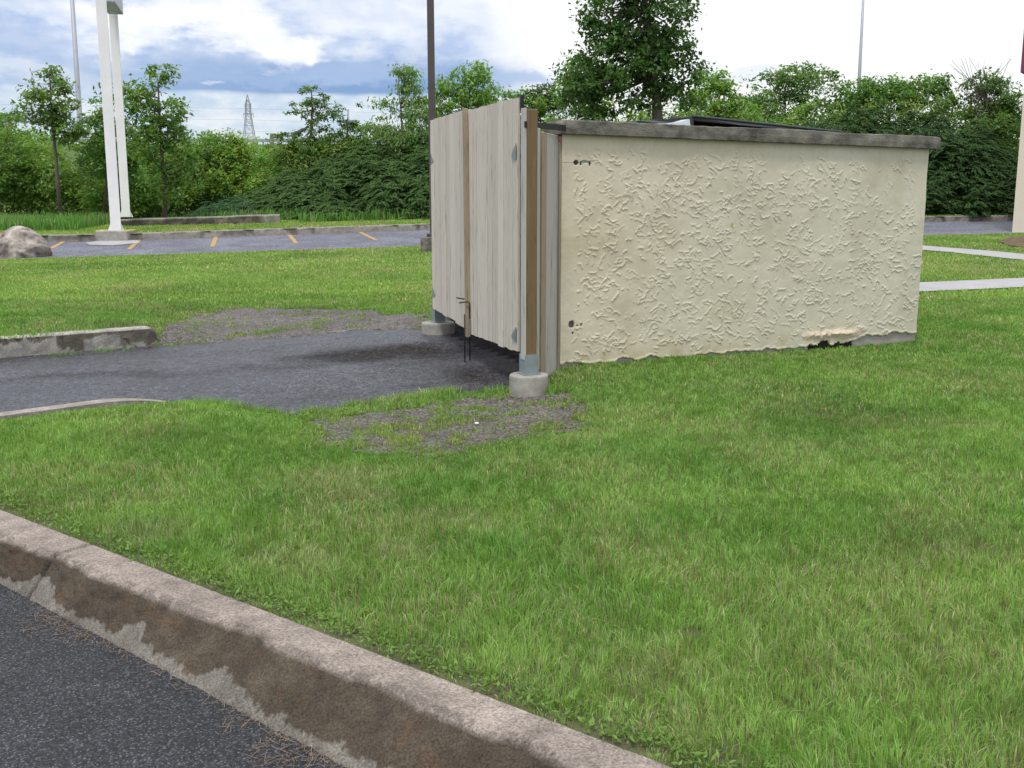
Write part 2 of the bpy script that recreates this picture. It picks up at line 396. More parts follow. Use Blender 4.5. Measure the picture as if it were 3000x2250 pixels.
# asphalt drive plan (the yard floor climbs gently towards the farther gate post)
d_upz = [(0, 1051, 0), (240, 1030, 0), (462, 1012, .005), (640, 1003, .03), (780, 992, .06), (900, 985, .09), (1040, 968, .14), (1240, 966, .20), (1300, 958, .21)]
d_loz = [(1500, 1148, .11), (1400, 1140, .10), (1270, 1150, .075), (1120, 1175, .05), (960, 1196, .03), (840, 1218, .01), (760, 1204, .01), (650, 1186, .01), (560, 1178, .01)]
d_up = [atz(u, v, z)[:2] for u, v, z in d_upz]
d_lo = [atz(u, v, z)[:2] for u, v, z in [(u_, v_ + 8, z_) for u_, v_, z_ in d_loz]] + [atz(u, v, .15)[:2] for u, v in [(496, 1178), (250, 1206), (0, 1229)]]
dl = (d_up[0] - d_up[2]); dl /= np.linalg.norm(dl); dl2 = d_lo[-1] - d_lo[-3]; dl2 /= np.linalg.norm(dl2)
drive_poly = [d_up[0] + dl * 9] + d_up + [np.array([-.5, 11.2]), E(.05, 2.9)[:2], E(WL - .1, 2.9)[:2], E(WL - .1, .06)[:2], E(.06, .06)[:2], np.array([.12, 7.75])] + d_lo + [d_lo[-1] + dl2 * 9]
patch_front = [atz(u, v + (8 if v < 1225 else 22), .08)[:2] for u, v in [(860, 1222), (1000, 1205), (1180, 1190), (1290, 1172), (1500, 1158), (1650, 1170), (1730, 1215), (1700, 1270), (1560, 1290), (1400, 1320), (1280, 1335), (1130, 1340), (1000, 1305), (920, 1262)]]
patch_back = [atz(u, v, z)[:2] for u, v, z in [(470, 1012, .02), (640, 1006, .03), (780, 996, .06), (900, 988, .09), (1040, 972, .14), (1240, 965, .2), (1265, 925, .2), (1130, 925, .18), (1050, 905, .17), (900, 905, .14), (700, 910, .12), (580, 925, .10), (520, 960, .05)]]
def mq(C, mean, c):
    C = np.array(C); A = np.sqrt((C[:, None, 0] - C[None, :, 0]) ** 2 + (C[:, None, 1] - C[None, :, 1]) ** 2 + c * c); wt = np.linalg.solve(A - np.eye(len(C)) * .02, C[:, 2] - mean)
    def f(x, y):
        x = np.asarray(x, float); y = np.asarray(y, float); sh = x.shape; x = x.ravel(); y = y.ravel(); out = np.zeros(len(x))
        for i in range(0, len(x), 40000):
            q = slice(i, i + 40000); out[q] = np.sqrt((x[q, None] - C[None, :, 0]) ** 2 + (y[q, None] - C[None, :, 1]) ** 2 + c * c) @ wt
        return (out + mean).reshape(sh)
    return f
DC = [(*p, z) for p, (u, v, z) in zip(d_up, d_upz)] + [(*p, z) for p, (u, v, z) in zip(d_lo, d_loz)] + [(*p, .0) for p in d_lo[9:]] + \
     [(*(d_up[0] + dl * 4), 0), (*(d_lo[-1] + dl2 * 4), 0), (.12, 7.75, .12), (*E(.1, .1)[:2], .15), (*E(WL, .1)[:2], .18), (*E(WL, 2.8)[:2], .2), (*E(.2, 2.8)[:2], .2), (*(G0 + G1) / 2, .14)]
_hd = mq(DC, .08, .4)
JOIN = [np.array(d_up[2:]), np.array(d_lo[:8])]
def joindist(x, y):
    x = np.asarray(x, float); y = np.asarray(y, float); d = np.full(x.shape, 9.)
    for PL in JOIN:
        for a, b in zip(PL[:-1], PL[1:]):
            v = b - a; t = np.clip(((x - a[0]) * v[0] + (y - a[1]) * v[1]) / (v @ v), 0, 1); d = np.minimum(d, np.hypot(x - a[0] - t * v[0], y - a[1] - t * v[1]))
    return d
def HD(x, y): return np.clip(_hd(x, y), .006, .3)

# height of the lawn from points read off the photograph's ground
HC = []
for u, v in [(0, 1490), (450, 1662), (1085, 1904), (1990, 2250)]: HC.append((*atz(u, v, .145)[:2], .14))
HC.append((2.6, .8, .14)); HC.append((-5, 7, .15))
for p in [C0, E(1.9, 0)[:2], C1, E(WL, 2.8)[:2], (7, 8), (7, 14), (3, 6)]: HC.append((p[0], p[1], .20))
HC += [(.25, 7.35, .13), (.45, 8.0, .19)]
for p, q in zip(d_lo[:9], d_loz): HC.append((p[0], p[1] - .05, q[2] + .012))
for p in d_lo[9:]: HC.append((p[0], p[1], .145))
for u, v, z in [(1300, 1250, .08), (1000, 1260, .08), (1550, 1230, .12), (1100, 1370, .13), (1500, 1380, .15), (780, 1260, .12)]: HC.append((*atz(u, v, z)[:2], z))
for p, q in list(zip(d_up, d_upz))[3:]: HC.append((p[0], p[1] + .05, q[2] + .01))
for u, v, z in [(0, 980, .20), (440, 950, .19), (900, 890, .15), (600, 890, .17), (1250, 910, .21), (600, 950, .08), (900, 940, .125), (1200, 945, .2)]: HC.append((*atz(u, v, z)[:2], z))
EDGE_X = np.array([-60, -12.0, -2.1, 13.4, 60]); EDGE_Y = np.array([12., 24.9, 27.7, 31.5, 43]); EDGE_Z = np.array([.05, .05, .23, .38, .5])
KRB_X = np.array([-60, -12.1, -2.7, 16.5, 60]); KRB_Y = np.array([16., 30.7, 34.2, 38.9, 49]); KRB_Z = np.array([.2, .245, .45, .60, .8])
for x, y, z in zip([-25, -12, -2.1, 13.4, 25], np.interp([-25, -12, -2.1, 13.4, 25], EDGE_X, EDGE_Y), [.05, .05, .23, .38, .45]): HC.append((x, y, z))
HC += [(-8, 17, .15), (0, 18, .20), (8, 20, .26), (-20, 10, .15), (20, 12, .3)]
HC = np.array(HC); Hc = .5
def phi(r): return np.sqrt(r * r + Hc * Hc)
Amat = phi(np.hypot(HC[:, None, 0] - HC[None, :, 0], HC[:, None, 1] - HC[None, :, 1]))
zmean = .16; wts = np.linalg.solve(Amat - np.eye(len(HC)) * .02, HC[:, 2] - zmean)
def H(x, y):
    x = np.asarray(x, float); y = np.asarray(y, float); sh = x.shape; x = x.ravel(); y = y.ravel(); out = np.zeros(len(x))
    for i in range(0, len(x), 40000):
        s = slice(i, i + 40000)
        out[s] = phi(np.hypot(x[s, None] - HC[None, :, 0], y[s, None] - HC[None, :, 1])) @ wts
    z = np.clip(out + zmean, .012, .6)
    return z.reshape(sh)
def hit(u, v, fun, z0=.2):
    z = z0
    for _ in range(25):
        p = atz(u, v, z); z = .5 * z + .5 * float(fun(np.array([p[0]]), np.array([p[1]]))[0])
    return atz(u, v, z)
edge_y = lambda x: np.interp(x, EDGE_X, EDGE_Y)
krb_y = lambda x: np.interp(x, KRB_X, KRB_Y)
def HL(x, y):                            # parking surface
    ye, yk = edge_y(x), krb_y(x); t = (y - ye) / (yk - ye)
    return np.interp(x, EDGE_X, EDGE_Z) * (1 - t) + np.interp(x, KRB_X, KRB_Z) * t - .02
def HV(x, y):                            # verge and scrub land behind the parking
    return np.interp(x, KRB_X, KRB_Z) + .17 + .035 * np.clip(y - krb_y(x), 0, 12)

# ---------------------------------------------------------------- ground sheets
def sheet(name, poly, z, mat):
    return tag(mesh(name, [(p[0], p[1], z) for p in poly], [tuple(range(len(poly)))], mat), kind='structure')
sheet('ground', [(-3000, -500), (3000, -500), (3000, 5500), (-3000, 5500)], -.35, MAT['berm'])
sheet('road', [(-40, -12), (30, -12), (30, 13), (-40, 13)], 0, MAT['road'])
X_, Y_ = np.array(drive_poly)[:, 0], np.array(drive_poly)[:, 1]
def stain_shade_col(x, y):
    m = np.zeros(len(x))
    for u, v, z, ru, rv, k in [(1120, 1055, .07, 330, 26, 1.), (1420, 1110, .1, 120, 26, .9), (900, 1085, .04, 200, 14, .5), (300, 1105, .0, 330, 14, .5), (1200, 1145, .06, 90, 9, .5)]:
        c0 = atz(u, v, z); cx_ = abs(atz(u + ru, v, z)[0] - c0[0]); cy_ = abs(atz(u, v - rv, z)[1] - atz(u, v + rv, z)[1]) / 2
        wx_, wy_ = x + (vn(x, y, .5, 5, 3) - .5) * .5, y + (vn(x, y, .5, 6, 3) - .5) * .6
        m = np.maximum(m, k * np.clip(1.5 - 1.25 * np.sqrt(((wx_ - c0[0]) / cx_) ** 2 + ((wy_ - c0[1]) / cy_) ** 2), 0, 1))
    m = np.where(inpoly(x, y, encl), 1.3, m)  # floor inside the enclosure coloured darker to stand in for shade behind the gate
    return np.stack([m, m, m], 1)
grid_mesh('drive', np.arange(-14, 4.6, .08), np.arange(5.5, 13, .05), HD, lambda x, y: inpoly(x, y, np.array(drive_poly)) | (joindist(x, y) < .12), MAT['drive'], colr=stain_shade_col)['kind'] = 'structure'
in_patch = lambda x, y: inpoly(x, y, patch_front) | inpoly(x, y, patch_back)
def keep_lawn(x, y):
    return (lawn_side(x, y) > -.03) & ~inpoly(x, y, drive_poly) & ~inpoly(x, y, encl)
def kl_near(x, y): return keep_lawn(x, y)
def bumpH(x, y):
    z = H(x, y) + (vn(x, y, .5, 5, 3) - .5) * .035 * np.clip(y / 6, .4, 1); near = y < 14
    jd = np.where(near, joindist(x, y), 9.); hd = HD(x, y)
    return np.where(jd < 1.5, hd + np.clip(z - hd, .0, .003 + .30 * jd), z)
def skirt(f):
    def g(x, y):
        z = f(x, y); return np.where(inpoly(x, y, drive_poly) & (joindist(x, y) < .3), HD(x, y) - .012, z)
    return g
def patchz(x, y): return bumpH(x, y) + (.007 + (vn(x, y, .08, 9, 2) - .5) * .008) * np.clip(joindist(x, y) / .15, 0, 1)
grid_mesh('lawn', np.arange(-10, 10.01, .06), np.arange(-1, 14.001, .06), skirt(bumpH), lambda x, y: kl_near(x, y) | ((joindist(x, y) < .1) & (lawn_side(x, y) > 0)), MAT['soil'])['kind'] = 'structure'
grid_mesh('lawn', np.concatenate([np.arange(-60, 60.1, .4)]), np.arange(14, 46, .3), H, lambda x, y: (y < edge_y(x)), MAT['soil'])['kind'] = 'structure'
grid_mesh('lawn', np.arange(10, 34.1, .5), np.arange(-3.4, 14.1, .35), H, lambda x, y: x > 0, MAT['soil'])['kind'] = 'structure'
grid_mesh('lawn', np.arange(-34, -9.9, .5), np.arange(5.95, 14.1, .35), H, lambda x, y: ~inpoly(x, y, drive_poly) & (lawn_side(x, y) > .2), MAT['soil'])['kind'] = 'structure'
ragged = lambda poly: (lambda x, y: inpoly(x + (vn(x, y, .22, 21, 3) - .5) * .3, y + (vn(x, y, .22, 33, 3) - .5) * .3, poly) & (keep_lawn(x, y) | (joindist(x, y) < .1)))
grid_mesh('gravel_patch', np.arange(-3, 1.5, .03), np.arange(5.0, 8.6, .03), skirt(patchz), ragged(patch_front), MAT['gravel'])['kind'] = 'structure'
grid_mesh('gravel_patch', np.arange(-5, 0, .04), np.arange(10, 14, .04), skirt(patchz), ragged(patch_back), MAT['gravel'])['kind'] = 'structure'
# parking strip
xs = np.arange(-60, 60.1, 1.0); V = []; Fs = []
for i, x in enumerate(xs):
    for t in np.linspace(-.01, 1.0, 5):
        y = edge_y(x) * (1 - t) + krb_y(x) * t; V.append((x, y, float(HL(x, y))))
    if i: Fs += [((i - 1) * 5 + k, i * 5 + k, i * 5 + k + 1, (i - 1) * 5 + k + 1) for k in range(4)]
tag(mesh('parking_lot', V, np.array(Fs), MAT['lot'], smooth=True), kind='structure')
# yellow stall lines
for (a, b) in [((196, 703), (150, 728)), ((412, 700), (378, 731)), ((634, 692), (622, 723)), ((846, 686), (868, 713)), ((1054, 680), (1102, 704))]:
    P, Q = hit(*a, HL), hit(*b, HL); d = (Q - P)[:2]; d /= np.linalg.norm(d); n = np.array([-d[1], d[0]]) * .06
    V = []; N = 6
    for k in range(N + 1):
        c_ = P[:2] + (Q - P)[:2] * k / N
        for s in (-1, 1): x, y = c_ + n * s; V.append((x, y, float(HL(x, y)) + .006))
    tag(mesh('parking_line', V, [(2 * k, 2 * k + 1, 2 * k + 3, 2 * k + 2) for k in range(N)], MAT['yellow']), kind='structure')
# verge and land behind
def keepv(x, y): return y > krb_y(x) + .12
grid_mesh('verge', np.arange(-60, 60.1, .6), np.concatenate([np.arange(15, 56, .4)]), HV, keepv, MAT['verge'])['kind'] = 'structure'
def HB(x, y): return np.interp(y, [55.5, 60, 128, 150, 165, 200], [.5, .9, 1.2, 8.3, 8.4, 1]) + (vn(x, y, 15, 4, 2) - .5) * .3
grid_mesh('terrain', np.arange(-260, 260, 5.), np.concatenate([np.arange(55.5, 200, 3.)]), HB, lambda x, y: x < 1e9, MAT['berm'])['kind'] = 'structure'

# concrete swept strips with vertex colour
def sweep(name, path, prof, mat, colfun, parent=None, disp=None, caps=True):
    """path (N,2) plan + prof(i)->(M,2) list of (offset,z); returns mesh"""
    V = []; C_ = []; path = np.asarray(path, float); N = len(path); s = 0
    T = np.gradient(path, axis=0); T /= np.linalg.norm(T, axis=1)[:, None]; Nn = np.stack([-T[:, 1], T[:, 0]], 1)
    for i in range(N):
        if i: s += np.linalg.norm(path[i] - path[i - 1])
        pr = prof(i, s); M = len(pr)
        for j, (o_, z) in enumerate(pr):
            V.append((*(path[i] + Nn[i] * o_), z)); C_.append(colfun(s, j / (M - 1), o_, z))
    Fs = [(i * M + j, i * M + j + 1, (i + 1) * M + j + 1, (i + 1) * M + j) for i in range(N - 1) for j in range(M - 1)]
    Fs = [tuple(f) for f in Fs]
    if caps: Fs += [tuple(range(M)), tuple((N - 1) * M + j for j in range(M))[::-1]]
    return V, Fs, C_
# near kerb: fine mesh in (s, profile) with worn face
def near_kerb():
    s = np.arange(-4.2, 7.0, .0105); top = np.linspace(0, 1, 34); face = np.linspace(0, 1, 22)[1:]
    SS = []; ZZ = []; NN = []; CC = []
    fi, ff, fb = kline(pi_, s), kline(pf_, s), kline(pb_, s)
    S2 = s[:, None]
    # top: from inner edge (q=0) to the worn front arris (q=1)
    chip = np.clip(vn(s, s * 0 + 3, .16, 2, 3) - .52, 0, 1) * .16 + (vn(s, s * 0, .05, 8, 2) - .5) * .012
    chip[(s > 1.25) & (s < 3.4)] += .008
    T = top[None, :]
    ntop = fi[:, None] * (1 - T) + (ff + chip)[:, None] * T
    ztop = .15 - .014 * np.clip((T - .86) / .14, 0, 1) ** 2 - .006 * np.clip((.06 - T) / .06, 0, 1) + (vn(S2 * np.ones_like(T), ntop, .03, 6, 2) - .5) * .003
    Fz = face[None, :]
    nface = (ff + chip)[:, None] * (1 - Fz) + fb[:, None] * Fz + (vn(S2 * np.ones_like(Fz), Fz * .3 + S2 * 0, .035, 12, 3) - .5) * .020 - .004
    zface = .136 * (1 - Fz) - .004 * Fz + 0 * S2
    NN = np.concatenate([ntop, nface], 1); ZZ = np.concatenate([ztop, zface], 1)
    Mc = NN.shape[1]; SSm = np.repeat(S2, Mc, 1)
    # the open joint between two lengths of kerb
    for sj in (kcoord(np.array([atz(150, 1625, .15)[:2]]))[0][0], -3.2, 4.6):
        g = np.abs(SSm - sj) < .0085; ZZ = np.where(g, ZZ - .03 * (ZZ > .02), ZZ); NN = np.where(g & (np.arange(Mc)[None, :] > 30), NN + .02, NN)
    V = np.stack([inner[0][0] + SSm * kd[0] + NN * kn[0], inner[0][1] + SSm * kd[1] + NN * kn[1], ZZ], -1).reshape(-1, 3)
    tone = vn(SSm, NN, .35, 41, 3)[..., None]; fine = vn(SSm, NN, .025, 44, 2)[..., None]
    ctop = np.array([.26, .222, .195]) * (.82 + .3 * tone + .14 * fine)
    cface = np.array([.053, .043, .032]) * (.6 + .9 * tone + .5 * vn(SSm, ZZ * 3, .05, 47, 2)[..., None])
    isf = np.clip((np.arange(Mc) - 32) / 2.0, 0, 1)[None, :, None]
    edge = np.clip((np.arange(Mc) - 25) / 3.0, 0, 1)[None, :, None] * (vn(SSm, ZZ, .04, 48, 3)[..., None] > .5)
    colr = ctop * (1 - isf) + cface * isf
    colr = colr * (1 - .3 * edge * (1 - isf))
    rusty = np.clip(vn(SSm, ZZ * 2, .07, 52, 4)[..., None] - .62, 0, .1) * 3.5 * isf
    colr = colr * (1 - rusty) + rusty * np.array([.10, .055, .032])
    # pale ragged skin left on the lower face
    pk = .012 + .15 * np.clip(vn(s, s * 0 + 9, .17, 61, 1) - .5, 0, 1) + .055 * np.clip(vn(s, s * 0 + 2, .05, 62, 2) - .45, 0, 1) + .010 * vn(s, s * 0, .015, 64, 1)
    pale = ((ZZ < pk[:, None]) & (np.arange(Mc)[None, :] > 33))[..., None] * 1.0
    colr = colr * (1 - pale) + pale * np.array([.165, .153, .133]) * (.8 + .35 * fine)
    for sj in (kcoord(np.array([atz(150, 1625, .15)[:2]]))[0][0],):
        colr = np.where((np.abs(SSm - sj) < .0085)[..., None], .012, colr)
    N = len(s); i, j = np.meshgrid(np.arange(N - 1), np.arange(Mc - 1), indexing='ij'); a = (i * Mc + j).ravel()
    o = mesh('kerb', V, np.stack([a, a + 1, a + Mc + 1, a + Mc], 1), MAT['kerb'], colr=colr.reshape(-1, 3).astype(np.float32), smooth=True)
    tag(o, kind='structure')
    # body behind the face down to the soil so that no gap shows
near_kerb()
# kerb along the far side of the drive
def small_kerb(name, p0, p1, width, h, base, seed, back=False, rise_end=True):
    p0, p1 = np.array(p0), np.array(p1); L = np.linalg.norm(p1 - p0); N = int(L / .02); d = (p1 - p0) / L
    path = np.array([p0 + (p1 - p0) * k / N for k in range(N + 1)])
    def prof(i, s):
        e = max(0, 1 - (L - s) / .10) if rise_end else 0
        k = 1 - .28 * e ** 2; r = .022
        w_ = width; pr = [(0.0 + .03 * e, base)]
        for t in np.linspace(0, 1, 9)[1:]: pr.append((.0 + .012 * t + .03 * e + (float(vn(s, t * .2, .06, seed, 2)) - .5) * .012, base + (h - r) * k * t))
        for t in np.linspace(0, pi / 2, 4)[1:]: pr.append((.012 + r * sin(t) * 1.0 + .03 * e, base + (h - r) * k + r * sin(t)))
        for t in np.linspace(0, 1, 6)[1:]: pr.append((.035 + (w_ - .05) * t, base + h * k + (float(vn(s, t, .05, seed + 3, 2)) - .5) * .006))
        pr.append((w_, base + h * k - .02)); pr.append((w_, base - .02)); return pr
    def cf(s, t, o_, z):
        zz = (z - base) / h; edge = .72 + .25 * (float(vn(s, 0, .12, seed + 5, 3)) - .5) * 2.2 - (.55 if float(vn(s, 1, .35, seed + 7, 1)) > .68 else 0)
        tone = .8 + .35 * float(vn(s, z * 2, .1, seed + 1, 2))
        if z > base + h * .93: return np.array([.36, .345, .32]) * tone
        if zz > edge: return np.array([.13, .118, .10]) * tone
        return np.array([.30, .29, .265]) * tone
    V, Fs, C_ = sweep(name, path, prof, None, cf)
    return tag(mesh(name, V, Fs, MAT['kerb'], colr=np.array(C_), smooth=False), kind='structure')
a0 = atz(0, 1051, 0)[:2]; a1 = atz(464, 1013, 0)[:2]
small_kerb('kerb', a0 + (a0 - a1) / np.linalg.norm(a0 - a1) * 6, a1, .17, .205, 0, 70)
# kerb on the near side of the drive, nearly flush with the lawn
b1 = atz(498, 1174, .12)[:2]; b0 = atz(0, 1229, .15)[:2]; bd = (b0 - b1) / np.linalg.norm(b0 - b1); KB1, KBD = b1, bd
V = []; C_ = []; Fs = []; N = 260; L = np.linalg.norm(b0 + bd * 5 - b1)
for k in range(N + 1):
    p = b1 + bd * L * k / N; q = k / N * L; n = np.array([-bd[1], bd[0]]);  n = n if n[1] > 0 else -n
    zt = .175 - .07 * max(0, 1 - q / .5) ** 2; wd = .105 + .01 * float(vn(q, 0, .1, 5, 2)) - .05 * max(0, 1 - q / .35)
    for (o_, z) in ((-.02, zt - .1), (-.02, zt), (.02, zt + .004), (wd * .5, zt + .006), (wd, zt), (wd + .015, zt - .02), (wd + .02, -.01)):
        V.append((*(p + n * o_), z)); C_.append(np.array([.31, .28, .25]) * (.8 + .4 * float(vn(q, o_ * 3, .05, 9, 2))))
    if k: Fs += [((k - 1) * 7 + j, (k - 1) * 7 + j + 1, k * 7 + j + 1, k * 7 + j) for j in range(6)]
tag(mesh('kerb', V, Fs, MAT['kerb'], colr=np.array(C_), smooth=False), kind='structure')
# far kerb behind the parking strip
xs = np.arange(-60, 60, .12); V = []; C_ = []; Fs = []
for i, x in enumerate(xs):
    y = float(krb_y(x)); z0 = float(np.interp(x, KRB_X, KRB_Z)) - .04
    st = float(vn(x, 0, .35, 3, 3)); jn = (abs((x % 3.1) - .06) < .065)
    for j, (o_, z) in enumerate(((-.02, 0), (-.01, .12), (0, .19), (.03, .215), (.20, .22), (.22, .15))):
        V.append((x - .3 * o_, y + o_, z0 + z))
        dk = .55 if (j == 2 and st > .5) or (j == 1 and st > .64) else 1
        C_.append(np.array([.27, .25, .225]) * dk * (.85 + .3 * float(vn(x, j, .3, 14, 2))) * (.5 if jn and j < 4 else 1))
    if i: Fs += [((i - 1) * 6 + j, i * 6 + j, i * 6 + j + 1, (i - 1) * 6 + j + 1) for j in range(5)]
tag(mesh('kerb', V, Fs, MAT['kerb'], colr=np.array(C_)), kind='structure')
# paved walks at the right
WALKS = []
def walk(pts, wdt):
    P = [hit(u, v, H)[:2] for u, v in pts]; d = P[-1] - P[0]; d /= np.linalg.norm(d); n = np.array([-d[1], d[0]]) * wdt / 2
    P = [P[0] - d * 6] + P + [P[-1] + d * 8]; q = []; Ltot = 0
    for k in range(len(P) - 1):
        m = max(1, int(np.linalg.norm(P[k + 1] - P[k]) / .6))
        q += [P[k] + (P[k + 1] - P[k]) * t / m for t in range(m)]
    q.append(P[-1]); V = []; Fs = []; WALKS.append([p + n * .93 for p in q] + [p - n * .93 for p in q[::-1]])
    for k, p in enumerate(q):
        for s in (-1, -.33, .33, 1): x, y = p + n * s; V.append((x, y, float(H(x, y)) + .03))
        if k: Fs += [((k - 1) * 4 + j, (k - 1) * 4 + j + 1, k * 4 + j + 1, k * 4 + j) for j in range(3)]
    return tag(mesh('walk', V, Fs, MAT['walk']), kind='structure')
walk([(2690, 846), (3000, 832)], 1.15)
walk([(2700, 729), (2850, 741), (3000, 757)], 1.1)

# ---------------------------------------------------------------- enclosure
enc = empty('waste_enclosure', E(0, 0, .0), 'cream stucco enclosure wall with dark weathered coping, standing on the lawn', 'enclosure')
def stucco_wall():
    du = .0050; A = np.arange(0, WL + du, du); zb, ztL, ztR = .02, 2.045, 1.998
    Zr = np.linspace(0, 1, int(2.0 / du)); AA, TT = np.meshgrid(A, Zr); ztop = ztL + (ztR - ztL) * AA / WL; ZZ = zb + (ztop - zb) * TT
    ny, nx = AA.shape; hm = np.zeros((ny, nx)); r2 = random.Random(5)
    kr = 3; ky, kx = np.mgrid[-kr:kr + 1, -kr:kr + 1]
    def stamp(a, z, h, r):
        i = int(round((z - zb) / (2.0) * ny)); j = int(round(a / du))
        if i < kr or j < kr or i >= ny - kr or j >= nx - kr: return
        g = h * np.exp(-((kx * .9) ** 2 + (np.where(ky < 0, ky * 2.2, ky * .62)) ** 2) / (2 * r * r))
        sl = (slice(i - kr, i + kr + 1), slice(j - kr, j + kr + 1)); hm[sl] = np.maximum(hm[sl], g)
    def stroke(a, z, L, ang, h, wob=.5, r=1.0):
        s = 0; k = 0; cur = ang; ph = r2.random() * 9
        while s < L:
            hh = h * min(1, s / .012 + .2, (L - s) / .02 + .1) * (.55 + .45 * sin(s * 160 + ph) ** 2)
            stamp(a, z, hh, r * (.8 + .5 * r2.random())); cur += r2.uniform(-wob, wob); cur += (ang - cur) * .12
            a += cos(cur) * .005; z += sin(cur) * .005; s += .005
    for _ in range(1350):
        a, z = r2.uniform(.12, WL - .1), r2.uniform(.30, 1.93)
        dens = float(vn(a, z, .45, 91, 2)); fade = .35 if a > WL * .82 and z > 1.45 else 1
        if r2.random() > .7 + dens * .3 or r2.random() > fade: continue
        base = r2.choice([0, 0, .1, -.3, -.45, -.2, .2, 0, .3, -.8]) + r2.uniform(-.2, .2)
        if z > 1.65: base = r2.choice([-.3, -1.2, -1.5, 0, -.8]) + r2.uniform(-.2, .2)
        L = r2.choice([.025, .035, .05, .07, .10, .15]) * r2.uniform(.7, 1.3); h = r2.uniform(.0035, .0088)
        stroke(a, z, L, base, h, .85, r2.uniform(.5, .8))
        for _ in range(r2.choice([0, 0, 1, 2])): stroke(a + r2.uniform(-.03, .05), z + r2.uniform(-.05, .04), L * .7, base + r2.uniform(-.5, .5), h * .85, .8, .5)
    for (a0_, z0_, L, an) in [(.1, .42, .5, .05), (.55, .375, .5, .16), (.9, .37, .9, .08), (1.7, .36, .5, .1), (1.2, .52, .35, .3), (2.0, .42, .45, .22), (3.1, .40, .6, .14),
                              (1.05, 1.02, .45, .12), (1.5, 1.05, .4, -.25), (2.4, 1.12, .5, .05), (.25, .95, .2, -.3), (2.9, 1.0, .4, .18), (.75, .86, .35, .25)]:
        
        for q in range(int(L / .09)):
            t_ = q * .09; stroke(a0_ + t_ * cos(an), z0_ + t_ * sin(an) + r2.uniform(-.018, .018), r2.uniform(.06, .12), an + r2.uniform(-.35, .35), r2.uniform(.004, .007), .6, .7)
    low = (vn(AA, ZZ, .25, 77, 3) - .5) * .014 + (vn(AA, ZZ, .03, 78, 2) - .5) * .0014
    D = hm + low
    tint = (vn(AA, ZZ, .7, 95, 3) - .5)
    # cream paint, a little warmer at the left and cooler at the right
    t = (AA / WL)[..., None]
    C_ = np.array([.60, .545, .425]) * (1 - t) + np.array([.56, .545, .44]) * t
    C_ = C_ * (1 + .10 * tint[..., None])
    drip = np.clip(vn(AA, ZZ * .12, .05, 99, 2) - .5, 0, 1) * np.clip((ZZ - 1.55) / .45, 0, 1); C_ = C_ * (1 - .22 * drip[..., None])
    splash = np.clip((.46 - ZZ) / .22, 0, 1) * np.clip(vn(AA, ZZ, .10, 97, 4) * 1.8 - .55, 0, 1); C_ = C_ * (1 - .30 * splash[..., None] * np.array([.8, 1, 1.5]))
    grime = np.clip(vn(AA, ZZ * .5, .30, 98, 4) - .52, 0, 1) * 1.1; C_ = C_ * (1 - .45 * grime[..., None] * np.array([.8, .9, 1.2]))
    # exposed footing under the ragged foot of the coat
    gz = .20 + .0 * AA; ed = gz + .055 + .03 * (vn(AA, AA * 0, .12, 81, 3) - .5) * 2
    ed = np.where(AA > 2.95, ed + .05 * np.clip((AA - 2.95) / .2, 0, 1), ed)
    bare = ZZ < ed; lip = (ZZ >= ed) & (ZZ < ed + .02)
    D = np.where(bare, -.014 + low, D); D = np.where(lip, D + .004 * (vn(AA, ZZ, .06, 71, 2) > .4), D)
    grey = np.array([.33, .315, .29]) * (.8 + .4 * vn(AA, ZZ, .09, 83, 3))[..., None]
    C_ = np.where(bare[..., None], grey, C_)
    # blown plaster with a hole below it
    c_a = 2.78; wv_ = np.clip(1 - ((AA - c_a) / .36) ** 2, 0, 1); bl = (ZZ > .29) & (ZZ < .40) & (wv_ > 0)
    rough_ = vn(AA, ZZ, .035, 85, 3)
    m = np.clip(1 - np.abs(ZZ - .345 - .03 * (vn(AA, AA * 0, .14, 73, 2) - .5)) / (.03 + .03 * vn(AA, AA * 0, .07, 74, 2)), 0, 1) * np.sqrt(wv_)
    D = D + m * (.002 + .034 * rough_ * (vn(AA, ZZ, .11, 72, 2) > .35)); C_ = np.where((m > .12)[..., None], np.array([.62, .52, .40]) * (.75 + .4 * rough_)[..., None], C_)
    hole = (ZZ < .272 + .13 * (vn(AA, AA * 0, .06, 75, 3) - .48)) & (np.abs(AA - c_a + .03) < .30 - .1 * rough_)
    D = np.where(hole, -.024, D); C_ = np.where(hole[..., None], np.array([.02, .018, .016]), C_)
    # knocked-out spots near the left corner
    for (a_, z_, ra, rz, dd, cc) in [(.125, 1.83, .020, .016, -.02, (.07, .065, .06)), (.20, 1.835, .038, .014, -.006, (.26, .31, .27)), (.165, 1.825, .008, .018, -.012, (.08, .08, .07)), (.245, 1.825, .009, .018, -.012, (.08, .08, .07)),
                                     (.10, .57, .026, .026, -.02, (.13, .12, .13)), (.15, .56, .008, .008, -.01, (.12, .11, .11)), (.185, .565, .008, .010, -.01, (.12, .11, .11)), (.11, .50, .008, .012, -.01, (.14, .13, .12)), (1.62, 1.33, .012, .02, 0, (.38, .40, .16))]:
        q = ((AA - a_) / ra) ** 2 + ((ZZ - z_) / rz) ** 2 < 1 + (rough_ - .5) * 1.6
        D = np.where(q, D + dd, D); C_ = np.where(q[..., None], np.array(cc), C_)
    crk = (np.abs(ZZ - 1.832 - .004 * (vn(AA, AA * 0, .05, 3) - .5)) < .0035) & (AA < .12); C_ = np.where(crk[..., None], C_ * .5, C_)
    P = C0[None, None, :] + AA[..., None] * wdir - D[..., None] * wn
    V = np.concatenate([P, ZZ[..., None]], -1).reshape(-1, 3)
    i, j = np.meshgrid(np.arange(ny - 1), np.arange(nx - 1), indexing='ij'); a = (i * nx + j).ravel()
